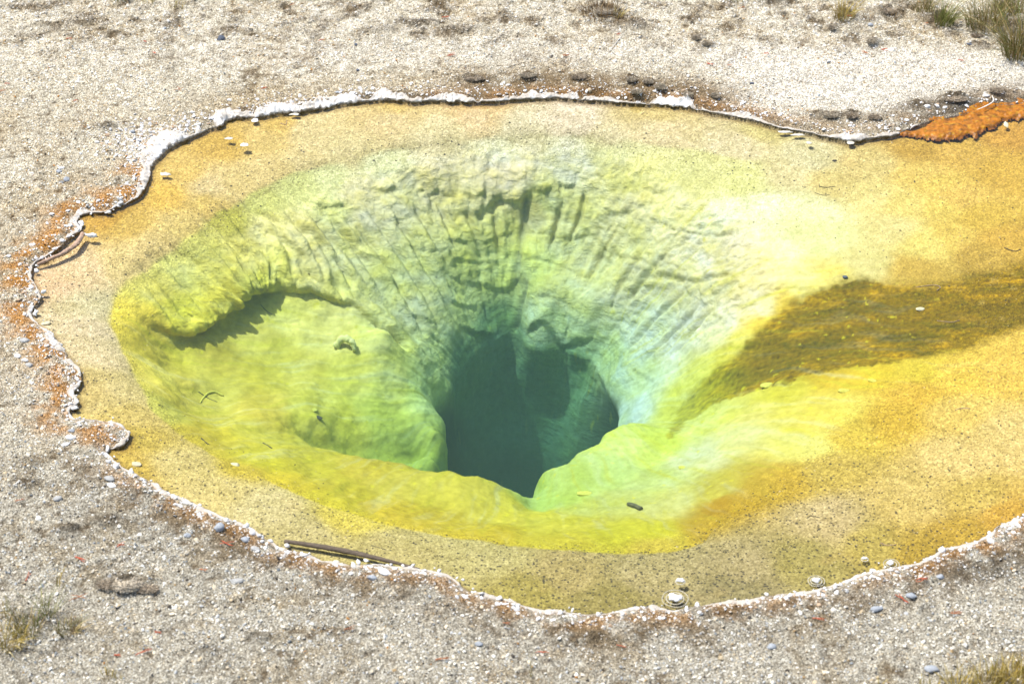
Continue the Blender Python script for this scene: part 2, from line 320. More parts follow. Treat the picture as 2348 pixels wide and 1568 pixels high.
# bed depths: px, py, z
ZA = """1200 318 -.07;1000 335 -.07;850 360 -.07;700 395 -.07;600 440 -.07;520 490 -.07;430 545 -.07;350 600 -.07;290 650 -.08;248 700 -.08;262 760 -.08;300 830 -.08;340 900 -.08;385 965 -.08;460 1030 -.08;590 1092 -.08;700 1136 -.08;820 1185 -.08;950 1218 -.08;1100 1240 -.08;1300 1258 -.08;1480 1266 -.08;1600 1248 -.08;1665 1205 -.07;1760 1150 -.07;1850 1100 -.07;1950 1020 -.07;2050 950 -.06
1480 1200 -.16;1400 1185 -.22;1300 1170 -.32;1220 1168 -.40;1165 1146 -.46;1100 1130 -.46;1000 1100 -.44;1300 1074 -.50;1380 1022 -.53;1425 992 -.55;1500 1050 -.38;1600 1000 -.36;1560 945 -.48;1700 900 -.32;1800 862 -.22;1950 840 -.15;2100 826 -.11;2348 790 -.07;1500 975 -.50
1700 1000 -.24;1800 1000 -.16;1650 1100 -.17;1500 1120 -.28;1400 1110 -.36;1580 1180 -.16;1900 930 -.13;2000 1000 -.08;2200 950 -.05;2200 1100 -.04;1900 1200 -.03;2348 950 -.05;1610 1160 -.16;1700 1070 -.17
1950 645 -.11;1850 700 -.16;1750 770 -.22;1650 840 -.32;1585 900 -.43;2050 720 -.12;2150 720 -.10;2250 700 -.08;2348 690 -.07
1300 326 -.07;1450 340 -.07;1600 372 -.07;1750 420 -.06;1900 480 -.055;2050 540 -.05;2200 600 -.06;2100 450 -.045;2000 380 -.04;2250 400 -.04
1650 500 -.11;1750 550 -.10;1850 590 -.09;1800 650 -.13;1600 560 -.20;1700 660 -.19;1500 580 -.28;1600 690 -.30;1500 700 -.42;1400 600 -.40;1430 780 -.57;1500 850 -.53;1400 880 -.66;1440 960 -.64;1550 850 -.46;1650 780 -.30;1550 480 -.15;1560 750 -.41;1370 800 -.66;1370 700 -.50
1200 370 -.12;1300 370 -.12;1100 370 -.12;1000 395 -.13;1100 440 -.20;1200 440 -.20;1000 460 -.22;1450 400 -.12;1200 500 -.31;1300 500 -.30;1100 540 -.34;1200 580 -.40;1300 600 -.43;1200 650 -.49;1180 700 -.60;1100 740 -.62;1250 740 -.58;1280 790 -.69;1130 790 -.71;1060 830 -.68
850 420 -.12;720 470 -.11;800 540 -.21;900 540 -.25;1000 560 -.31;950 640 -.37;1010 700 -.46;1040 780 -.58;990 850 -.58;1010 905 -.68;700 550 -.16;640 500 -.11;600 540 -.14;760 620 -.26;880 680 -.37;940 760 -.47
420 660 -.17;500 600 -.15;340 680 -.12
900 800 -.51;350 760 -.20;310 720 -.12;400 800 -.28
600 800 -.38;700 850 -.43;520 860 -.34;440 880 -.28;460 950 -.26;420 910 -.26;800 900 -.48;900 900 -.53;980 940 -.61;1014 1000 -.68;900 1000 -.60;960 1060 -.70
860 1068 -.42;780 1040 -.40;700 1020 -.36;700 1090 -.20;850 1135 -.23;1000 1160 -.27;600 1055 -.18;520 1010 -.18;620 960 -.31;720 955 -.40;1100 1190 -.25;800 990 -.52
1200 860 -.82;1200 950 -.97;1200 1050 -1.13;1190 1130 -1.24;1060 960 -.82;1050 1050 -.98;1300 980 -.92;1380 930 -.77;1360 1000 -.86;1280 1060 -1.0;1100 900 -.83;1300 900 -.80"""
ZA = np.array([[float(v) for v in p.split()] for p in ZA.replace('\n', ';').split(';')])
ax, ay = at(ZA[:, 0], ZA[:, 1], ZA[:, 2]); az = ZA[:, 2]
# edges that hang over what lies beyond them: px, py, z, sideways step (m) east and north, z after the step
LIPS = [(700, 1012, -.36, .02, .07, -.47), (780, 1038, -.39, .01, .08, -.55), (860, 1066, -.42, 0, .08, -.60), (930, 1082, -.44, 0, .07, -.64), (1000, 1096, -.45, .01, .06, -.72), (1050, 1110, -.455, .0, .06, -.80), (1110, 1128, -.46, 0, .06, -.85), (1165, 1146, -.46, 0, .06, -.85),
 (1230, 1110, -.49, -.04, .05, -.85), (1300, 1072, -.51, -.04, .05, -.85), (1370, 1030, -.53, -.04, .05, -.85), (1425, 990, -.55, -.05, .04, -.85),
 (1000, 1060, -.62, .05, .0, -.82), (1014, 1000, -.64, .05, 0, -.80), (1003, 945, -.65, .05, 0, -.76)]
for (a1, a2, a3, dx_, dy_, z2) in LIPS:
    u, v = at(a1, a2, a3); ax = np.append(ax, [u, u+dx_]); ay = np.append(ay, [v, v+dy_]); az = np.append(az, [a3, z2])
sel = SL[::45]; q = np.arange(len(sel))
ax = np.concatenate([ax, sel[:, 0]]); ay = np.concatenate([ay, sel[:, 1]]); az = np.concatenate([az, np.full(len(sel), -.012)])
C2 = .03**2
def rbf_fit(ax, ay, az):
    K = np.sqrt((ax[:, None]-ax)**2+(ay[:, None]-ay)**2+C2)
    return (ax.astype(np.float32), ay.astype(np.float32), np.linalg.solve(K-np.eye(len(ax))*.001, az).astype(np.float32))
def bedz(x, y, R):
    o = np.empty(len(x)); a, b_, ww = R
    for i in range(0, len(x), 40000):
        u = x[i:i+40000, None].astype(np.float32)-a; v = y[i:i+40000, None].astype(np.float32)-b_
        o[i:i+40000] = np.sqrt(u*u+v*v+np.float32(C2))@ww
    return o
# the draped ledge on the left: brow and the floor that runs in under it: px, py, z of the brow, overhang (m), z of the floor
LEDGE = np.array([(330, 735, -.15, .0, -.16), (385, 757, -.20, .03, -.25), (438, 766, -.23, .09, -.335), (468, 748, -.23, .11, -.35), (500, 752, -.24, .12, -.35), (516, 722, -.24, .14, -.355), (545, 690, -.23, .16, -.36), (572, 655, -.22, .17, -.365), (600, 640, -.22, .17, -.365),
 (640, 648, -.23, .15, -.37), (690, 660, -.25, .13, -.38), (730, 668, -.27, .12, -.39), (765, 680, -.30, .09, -.41), (800, 688, -.32, .07, -.41), (850, 722, -.37, .05, -.465), (900, 760, -.42, .03, -.49), (945, 800, -.47, .0, -.51)])
ex, ey = at(LEDGE[:, 0], LEDGE[:, 1], LEDGE[:, 2])
def sm3(v, k):
    for _ in range(k): v = np.concatenate([v[:1], .25*v[:-2]+.5*v[1:-1]+.25*v[2:], v[-1:]])
    return v
LEDGE[:, 3] *= .55; LEDGE[9:, 3] *= .35; LEDGE[:, 4] += .045*sm(.0, .06, LEDGE[:, 3]); LEDGE[:, 4] = LEDGE[:, 2]-np.interp(np.arange(len(LEDGE)), [8, 10, 13], [.72, .42, .28])*(LEDGE[:, 2]-LEDGE[:, 4])
tx, ty = sm3(np.gradient(sm3(ex, 3)), 4), sm3(np.gradient(sm3(ey, 3)), 4); tl_ = np.hypot(tx, ty); enx, eny = ty/tl_, -tx/tl_     # towards the floor
LD = np.stack([sm3(ex-enx*LEDGE[:, 3], 3), sm3(ey-eny*LEDGE[:, 3], 3)], 1)
RU = rbf_fit(np.append(ax, LD[:, 0]), np.append(ay, LD[:, 1]), np.append(az, LEDGE[:, 2]))
k0 = ~((ZA[:, 0] > 380) & (ZA[:, 0] < 900) & (ZA[:, 1] > 560) & (ZA[:, 1] < 690)); k0 = np.append(k0, np.ones(len(ax)-len(ZA), bool))
RF = rbf_fit(np.append(ax[k0], LD[:, 0]+enx*.02), np.append(ay[k0], LD[:, 1]+eny*.02), np.append(az[k0], LEDGE[:, 4]))
def ledge_d(x, y):                                      # signed distance to the brow line (positive on the wall side), overhang there, along-coordinate
    best = np.full(len(x), 9.); sg = np.zeros(len(x)); ov = np.zeros(len(x)); nx_ = np.zeros(len(x)); ny_ = np.zeros(len(x)); al = np.zeros(len(x))
    for i in range(len(LD)-1):
        a0, a1 = LD[i], LD[i+1]; d = a1-a0; t = ((x-a0[0])*d[0]+(y-a0[1])*d[1])/(d@d); tc = np.clip(t, 0, 1)
        ux_, uy_ = x-a0[0]-tc*d[0], y-a0[1]-tc*d[1]; r_ = np.hypot(ux_, uy_); q_ = r_ < best
        best[q_] = r_[q_]; n0, n1 = (1-tc)*enx[i]+tc*enx[i+1], (1-tc)*eny[i]+tc*eny[i+1]
        sg[q_] = np.sign(-(ux_*d[1]-uy_*d[0]))[q_]; ov[q_] = ((1-tc)*LEDGE[i, 3]+tc*LEDGE[i+1, 3])[q_]; nx_[q_] = n0[q_]; ny_[q_] = n1[q_]; al[q_] = (i+tc)[q_]
    return best*sg, ov, nx_, ny_, al
bed = sd > -.012
bi = np.nonzero((sd > -.03))[0]
TC = np.array([*map(float, at(1210, 930, -.8))])
z = np.zeros_like(gx)
bx, by, bs = gx[bi], gy[bi], sd[bi]
ld_, lov, lnx, lny, lal = ledge_d(bx+.006*noise(bx*40, by*40), by+.012*noise(bx*17, by*17))
lw = sm(-.012, .010, ld_)
bz = bedz(bx, by, RF)*(1-lw)+bedz(bx, by, RU)*lw; bz = np.minimum(bz, -.004-.12*np.clip(bs, 0, .15)); 
bz = np.where(bs < .0, np.maximum(bz, -.02), bz)
# land
MOUNDS = [(1211, 180, 34, 9, .028), (1088, 182, 42, 8, .022), (1327, 180, 30, 8, .024), (1448, 186, 20, 9, .028), (1486, 194, 16, 8, .022), (1512, 206, 20, 9, .03), (1460, 220, 22, 9, .026), (1360, 208, 30, 8, .02), (1578, 219, 16, 9, .026), (1639, 223, 16, 8, .022),
 (1870, 262, 20, 7, .02), (1905, 268, 34, 8, .026), (1955, 266, 22, 9, .028), (2005, 272, 22, 8, .024), (2190, 228, 45, 10, .035), (2290, 215, 26, 8, .03), (2100, 240, 26, 8, .022), (1907, 67, 14, 9, .026), (1998, 97, 16, 9, .026), (1620, 104, 20, 8, .022), (1596, 86, 14, 7, .02),
 (240, 290, 28, 7, .022), (185, 55, 40, 9, .02), (95, 60, 30, 8, .016), (250, 78, 30, 7, .016), (960, 55, 60, 10, .02), (1050, 70, 60, 10, .018), (880, 70, 40, 8, .018), (1390, 30, 50, 14, .03), (1450, 60, 40, 9, .02), (2030, 30, 34, 12, .032), (1940, 34, 30, 12, .026), (2150, 40, 34, 12, .028),
 (2250, 62, 30, 9, .022), (2330, 70, 50, 25, .04), (2240, 105, 30, 8, .02), (1770, 5, 40, 9, .02), (290, 1340, 62, 18, .035), (160, 1215, 36, 13, .022), (250, 1195, 50, 13, .02), (60, 1110, 40, 13, .02), (310, 1130, 40, 13, .012), (600, 1460, 50, 12, .016), (480, 1490, 45, 12, .016), (90, 1420, 60, 20, .018),
 (2270, 1300, 80, 22, .012), (1360, 1460, 40, 10, .014), (60, 1060, 40, 14, .014), (1680, 1400, 50, 10, .014), (600, 1000, 0, 0, 0)]
gi = np.nonzero(sd < .0)[0]; lx, ly, ls = gx[gi], gy[gi], -sd[gi]
fade = np.exp(-((np.maximum(0, np.abs(lx)-3.5)/6)**2+(np.maximum(0, np.abs(ly)-3.5)/6)**2))
lz = .006+.016*sm(0, .05, ls)+.012*sm(.05, .5, ls)
nearv = (np.abs(lx) < 5) & (np.abs(ly) < 5)
lz += sm(.02, .25, ls)*.020*fbm(lx*1.7, ly*1.7, o=3)
crumb = fbm(lx*22, ly*22, o=4, g=.6); mid_ = fbm(lx*7+9, ly*7, o=3)
px, py = project(lx, ly, lz)
rough = (.35+1.0*sm(170, 20, py)*sm(-.25, .35, mid_)+.5*sm(1050, 1300, py)*sm(-.2, .4, mid_)+.55*sm(.03, .0, np.abs(ls-.10))*0)
dark = np.zeros_like(lx)
for (mx_, my_, rx, ry, h) in MOUNDS:
    if rx == 0: continue
    u = (px-mx_+8*mid_)/rx; v = (py-my_+4*crumb)/ry; g = np.exp(-(u*u+v*v)*1.2)
    g[(np.abs(lx) > 6) | (np.abs(ly) > 6)] = 0
    lz += h*g*(1+.8*crumb); dark = np.maximum(dark, g*(1.0 if h > .019 else .6))
lz += fade*sm(.01, .06, ls)*(.021*rough*crumb+.007*noise(lx*60, ly*60)*rough+.003*noise(lx*110, ly*110)+.007*np.clip(mid_, 0, 1)*rough)
lz = np.maximum(lz, .004+.004*sm(0, .03, ls))
lz = lz+fade*0+ (1-fade)*.3*0
# ------------------------------------------------------------------ bed relief: flutes, folds and lips along the fall line
inn = bs > .0
rx_, ry_ = bx-TC[0], by-TC[1]; rr = np.hypot(rx_, ry_)+1e-6; th = np.arctan2(ry_, rx_)
zz = np.zeros(NX*NY); zz[bi] = bz; Zg = zz.reshape(NY, NX)
gzy, gzx = np.gradient(Zg, ys, xs); slope = np.hypot(gzx, gzy).ravel()[bi]
slope = np.clip(slope, 0, 3)
bpx, bpyy = project(bx, by, bz)
wall = sm(.18, .55, slope)*sm(-.06, -.12, bz)
wx = fbm(bx*3, by*3, o=3); 
farw = sm(.0, .8, np.sin(th)+.55*(-np.cos(th)))*sm(-.02, .03, ld_+.03+.0*bx+np.where(np.abs(ld_) > .6, 1, 0))
rightw = sm(.3, .9, np.cos(th))*sm(-.35, .1, np.sin(th))
patch = np.clip(.55+.9*fbm(bx*2.6+50, by*2.6, o=2), .15, 1.2)
f1 = noise(th*8+1.5*wx, rr*1.9+bz*2.2+3, None); f2 = noise(th*17+2.0*wx+7, rr*3.4+bz*4, None); f3 = noise(th*40+3*wx, rr*7+bz*8, None)
fold = np.minimum(np.abs(f1)*1.8, .75)+.5*np.minimum(np.abs(f2)*1.8, .6)+.16*np.abs(f3)
lobes = fbm(bx*9+3*wx, by*9, bz*9, o=3)
scal = fbm(th*13+5+wx, rr*3+bz*9+2*wx, o=3)
strat = noise(bx*3.2+th*2, by*3.2, bz*30+3.2*wx); strat2 = noise(bx*9, by*9, bz*66+4*wx)
scale_ = noise(bx*13+2*wx, by*13, bz*26+2*wx); plates = np.clip(np.abs(scale_)*2, 0, .7)
strk = fbm(th*22+2.5*wx, rr*2.6, o=3)
deep_ = sm(-.80, -.62, bz)*.85+.15
disp = deep_*wall*(.25+.75*sm(.22, .62, rr))*(farw*patch*(.020*(fold-.5)+.004*strat+.003*strat2+.008*scal+.012*lobes+.006*plates)
            + (1-farw)*(1-rightw)*(.004*strk+.007*lobes)
            + rightw*(.008*(fold-.5)+.005*strat+.003*strat2+.009*plates+.010*lobes))
drape = sm(.62, .15, ld_)*sm(-.01, .01, ld_)*sm(.2, 1.5, lal)*sm(16, 12, lal)   # parallel rounded folds running down to the brow
fa_, fb_ = at(620, 505, -.11), at(765, 645, -.27); fd = np.array([fb_[0]-fa_[0], fb_[1]-fa_[1]]); fd /= np.linalg.norm(fd)
fu, fv = bx*fd[1]-by*fd[0], bx*fd[0]+by*fd[1]
dr1 = np.minimum(np.abs(noise(fu*11+.7*wx, fv*2.2+4))*2.3, .85); dr2 = np.minimum(np.abs(noise(fu*27+1.0*wx+9, fv*4+4))*2.3, .8)
disp = disp*(1-.6*drape)+drape*(.024*(dr1-.4)+.012*(dr2-.4)+.008*lobes)
disp += sm(-.05, -.10, bz)*(.003*strk*sm(.06, .2, slope)+.005*fbm(bx*18, by*18, bz*18, o=3)+(.016+.018*sm(950, 800, bpx)*sm(660, 740, bpyy))*fbm(bx*4+8, by*4, o=3)*sm(-.08, -.2, bz))
brn_z = sm(1500, 1700, bpx)*sm(2200, 1900, bpx)*sm(600, 700, bpyy)*sm(1000, 880, bpyy)
disp += sm(.01, .05, bs)*(.0022*fbm(bx*30, by*30, o=3))+brn_z*(.012*fbm(bx*14, by*30, o=4, g=.6)+.010*fbm(bx*5, by*9, o=2))
BW = np.array([(860, 470), (900, 460), (960, 446), (1030, 436), (1100, 440), (1150, 452), (1205, 452), (1260, 432), (1330, 412), (1420, 398), (1500, 392)], float)
bwx, bwy, _ = (np.array(v) for v in zip(*[(*map(float, at(a_, b_, bedz(*[np.array([q]) for q in map(float, at(a_, b_, -.20))], RU)[0])), 0) for a_, b_ in BW]))
bd1 = np.interp(bx, np.sort(bwx), bwy[np.argsort(bwx)])-.07-by+.016*noise(bx*9, bx*0+2)+.016*np.abs(noise(bx*26, bx*0+4))   # how far beyond (below) the brow
inb = sm(bwx.min()-.02, bwx.min()+.22, bx)*sm(bwx.max()+.02, bwx.max()-.25, bx)*np.clip(.5+1.2*noise(bx*4+3, bx*0), .1, 1.1)
disp += inb*farw*(.013*sm(.012, -.01, bd1)*sm(-.17, -.02, bd1)*(.5+1.0*np.clip(np.abs(noise(bx*15+1.2*wx, by*2))*2.2, 0, .8))-.010*np.exp(-((bd1-.02)/.02)**2))
def gash(pts, wd, dep):
    g = np.zeros(len(bx)); P_ = [(*map(float, at(a_, b_, z_)),) for a_, b_, z_ in pts]
    for (x0, y0), (x1, y1) in zip(P_[:-1], P_[1:]):
        dx, dy = x1-x0, y1-y0; t = np.clip(((bx-x0)*dx+(by-y0)*dy)/(dx*dx+dy*dy), 0, 1); g = np.maximum(g, np.exp(-(((bx-x0-t*dx)**2+(by-y0-t*dy)**2)/wd**2)))
    return g*dep
ck = gash([(1205, 470, -.26), (1195, 540, -.34), (1185, 620, -.44), (1205, 670, -.53), (1180, 730, -.62)], .016, 1.0)
ck2 = np.maximum(gash([(1285, 450, -.24), (1275, 520, -.32), (1260, 560, -.36)], .010, .7), gash([(1000, 620, -.36), (1040, 700, -.46)], .012, .6))
ck2 = np.maximum(ck2, gash([(760, 560, -.22), (860, 660, -.33), (930, 740, -.42), (980, 800, -.5)], .010, .6)); ck2 = np.maximum(ck2, gash([(900, 500, -.24), (960, 600, -.34), (1020, 690, -.45)], .010, .6))
ck2 = np.maximum(ck2, gash([(1560, 520, -.17), (1500, 620, -.32), (1440, 700, -.48)], .010, .4))
blk_ = gash([(1290, 700, -.56), (1330, 720, -.56)], .085, 1.0); alc = gash([(1168, 735, -.62), (1172, 780, -.68)], .040, 1.0)
_zf = zz.copy(); _zf[_zf == 0] = .01
def hit0(px_, py_):
    for zt in np.arange(.0, -1.4, -.004):
        X_, Y_ = at(px_, py_, zt); j_ = min(max(np.searchsorted(ys, Y_), 0), NY-1)*NX+min(max(np.searchsorted(xs, X_), 0), NX-1)
        if _zf[j_] >= zt: return float(X_), float(Y_)
    return float(X_), float(Y_)
jit = .008*fbm(bx*38, by*38, o=3); jit2 = .007*np.abs(noise(bx*70, by*70))
def lipf(pts, h, Lf):                                     # a lip that stands proud above the line and drops off sharply below it
    P_ = np.array([hit0(a_, b_) for a_, b_ in pts]); lo = P_.min(0)-Lf*3-.03; hi = P_.max(0)+Lf*3+.03
    k_ = np.nonzero((bx > lo[0]) & (bx < hi[0]) & (by > lo[1]) & (by < hi[1]))[0]; out = np.zeros(len(bx))
    if not len(k_): return out
    x_, y_ = bx[k_], by[k_]; best = np.full(len(k_), 9.); sg = np.zeros(len(k_)); al_ = np.zeros(len(k_)); n_ = len(P_)-1
    for i in range(n_):
        d = P_[i+1]-P_[i]; t = ((x_-P_[i, 0])*d[0]+(y_-P_[i, 1])*d[1])/(d@d+1e-9); tc = np.clip(t, 0, 1); ex_, ey_ = x_-P_[i, 0]-tc*d[0], y_-P_[i, 1]-tc*d[1]; r_ = np.hypot(ex_, ey_)
        over = np.maximum(np.abs(t-.5)-.5, 0)*np.hypot(*d) if n_ == 1 or i in (0, n_-1) else 0*t
        q_ = r_ < best; cr_ = np.sign(-d[1]*ex_+d[0]*ey_); outw = np.sign(-d[1]*(P_[i, 0]-TC[0])+d[0]*(P_[i, 1]-TC[1])); best[q_] = r_[q_]; sg[q_] = (cr_*outw)[q_]; al_[q_] = ((i+t)/n_)[q_]
    q = best*sg+jit[k_]+jit2[k_]; endf = sm(-.12, .12, al_)*sm(1.12, .88, al_)
    out[k_] = h*(.35+1.1*np.clip(.5+noise(x_*16+h*900, y_*16), 0, 1))*sm(-.006, .006, q)*np.exp(-np.clip(q, 0, 9)/Lf)*endf-.3*h*np.exp(-((q+.008)/.008)**2)*endf; return out
LP = [([(1530, 628), (1570, 640), (1606, 645), (1665, 628)], .020, .05), ([(1486, 495), (1554, 529), (1610, 535), (1674, 542)], .014, .05), ([(1380, 560), (1440, 590), (1490, 600)], .012, .05), ([(1620, 520), (1680, 505), (1740, 520)], .007, .04),
      ([(1024, 548), (1100, 556), (1195, 531)], .013, .05), ([(1041, 640), (1110, 650), (1195, 625)], .014, .05), ([(1204, 762), (1281, 792), (1358, 777)], .024, .09), ([(1058, 752), (1131, 766)], .022, .07), ([(1210, 590), (1290, 610), (1360, 640)], .012, .05), ([(1220, 530), (1300, 545), (1370, 530)], .010, .05),
      ([(930, 560), (985, 580), (1020, 570)], .012, .05), ([(1230, 680), (1290, 690), (1350, 690)], .010, .04), ([(1400, 690), (1450, 720), (1500, 700)], .010, .05), ([(1450, 840), (1500, 870), (1540, 850)], .014, .05), ([(1380, 480), (1430, 490), (1480, 470)], .010, .05),
      ([(880, 640), (930, 665)], .010, .05), ([(940, 720), (1000, 745)], .012, .05), ([(1040, 590), (1110, 600), (1170, 585)], .009, .04), ([(1010, 690), (1090, 705)], .010, .05), ([(690, 455), (740, 475), (790, 470)], .014, .06), ([(840, 425), (880, 440), (905, 432)], .014, .06),
      ([(960, 435), (985, 447), (1005, 437)], .022, .07), ([(1010, 437), (1030, 449), (1050, 440)], .018, .06), ([(1055, 440), (1090, 456), (1112, 442)], .022, .07), ([(1125, 448), (1160, 462), (1200, 455), (1215, 444)], .030, .09), ([(1220, 430), (1245, 438), (1265, 430)], .018, .06), ([(1275, 420), (1300, 432), (1322, 420)], .018, .06),
      ([(1330, 406), (1345, 414), (1360, 406)], .016, .05), ([(1368, 397), (1380, 404), (1394, 397)], .014, .05), ([(1402, 388), (1412, 394), (1422, 388)], .012, .04), ([(1150, 395), (1180, 402), (1210, 395)], .010, .05),
      ([(620, 735), (660, 740), (690, 733)], .008, .04), ([(1180, 1090), (1290, 1040)], 0., .04)]
for pts_, h_, Lf_ in LP:
    if h_: disp += lipf(pts_, h_*(.5 if pts_[0][1] < 450 else .66), Lf_)
FL = [[(640, 470), (700, 540), (735, 610), (745, 650)], [(690, 470), (760, 560), (800, 640), (815, 680)], [(740, 480), (820, 580), (880, 680)], [(790, 490), (870, 590), (930, 690), (985, 790)], [(840, 480), (905, 570), (965, 670), (1010, 770)], [(900, 480), (950, 560), (1000, 650), (1040, 730)],
      [(950, 470), (990, 540), (1030, 620)], [(1000, 460), (1030, 530), (1050, 590)], [(1060, 470), (1085, 530), (1110, 600)], [(1130, 480), (1140, 540), (1150, 600)], [(1290, 450), (1275, 520), (1262, 560)], [(1340, 440), (1330, 500), (1300, 560)], [(1571, 666), (1500, 740), (1430, 815)], [(1600, 700), (1540, 770), (1480, 830)],
      [(1486, 560), (1440, 630), (1400, 715)], [(1540, 570), (1480, 640), (1440, 700)], [(1640, 700), (1590, 760), (1550, 810)], [(600, 480), (640, 530), (665, 590), (670, 640)], [(1420, 520), (1380, 590), (1350, 650)], [(500, 600), (530, 640), (550, 680)], [(470, 620), (505, 665), (530, 705)], [(440, 640), (480, 690), (500, 730)], [(520, 575), (555, 620), (572, 655)]]
flg = np.zeros(len(bx))
for pts_ in FL:
    P_ = np.array([hit0(a_, b_) for a_, b_ in pts_]); P_ = smooth_path(np.c_[P_, P_[:, 0]*0], 14)[:, :2]; lo = P_.min(0)-.1; hi = P_.max(0)+.1
    k_ = np.nonzero((bx > lo[0]) & (bx < hi[0]) & (by > lo[1]) & (by < hi[1]))[0]; x_, y_ = bx[k_]+.012*wx[k_], by[k_]+.012*noise(bx[k_]*11, by[k_]*11); best = np.full(len(k_), 9.); al_ = np.zeros(len(k_))
    for i in range(len(P_)-1):
        d = P_[i+1]-P_[i]; t = np.clip(((x_-P_[i, 0])*d[0]+(y_-P_[i, 1])*d[1])/(d@d+1e-9), 0, 1); r_ = np.hypot(x_-P_[i, 0]-t*d[0], y_-P_[i, 1]-t*d[1]); q_ = r_ < best; best[q_] = r_[q_]; al_[q_] = ((i+t)/(len(P_)-1))[q_]
    wdt = .010*(.6+.8*np.sin(al_*3.1)); flg[k_] = np.maximum(flg[k_], np.exp(-(best/wdt)**2)*np.sin(np.clip(al_, .03, .97)*math.pi)**.5); disp[k_] += .010*np.exp(-((best-.028)/.020)**2)*np.sin(al_*math.pi)
disp += -.015*flg
kb = gash([(1500, 860, -.52)], .07, 1.0); kb2 = gash([(600, 560, -.15)], .06, 1.0)
disp += -.015*ck-.008*ck2+.045*blk_-.045*alc+.018*kb+.016*kb2
cr1 = np.clip(ck+.5*ck2+.3*alc+.55*flg*sm(-.3, .3, noise(bx*8, by*8+4)), 0, 1)
disp *= sm(0, .04, bs)
ny = gzy.ravel()[bi]; nx = gzx.ravel()[bi]; nl = np.sqrt(1+np.minimum(nx*nx+ny*ny, 9)); s3 = np.minimum(1, 3/np.maximum(slope, 1e-6))
ux, uy, uz = -nx*np.where(slope > 0, 1, 1)/nl, -ny/nl, 1/nl
hl = np.hypot(ux, uy); k = np.where(hl > 1, 1/hl, 1); ux *= k; uy *= k
BX = bx+ux*disp; BY = by+uy*disp; BZ = bz+uz*disp
# the brow of the ledge leans out over the floor, ragged along its edge
lq = sm(.30, .0, ld_)*sm(-.016, .004, ld_)*lov*(1+.35*noise(lal*2.3, lal*0+2)+.2*noise(lal*6, lal*0+5))
BX += lnx*lq; BY += lny*lq
# the throat opens into a cavern below its lip, deepened and widened to darken it
und = np.clip(-.70-BZ, 0, 1)*(.55+.7*np.clip(np.cos(th), 0, 1))*sm(.05, .3, rr)
BX += rx_/rr*und; BY += ry_/rr*und; BZ -= np.clip(-.70-BZ, 0, 1)*1.4
BZ = np.where(bs > .01, np.minimum(BZ, -.004), BZ)
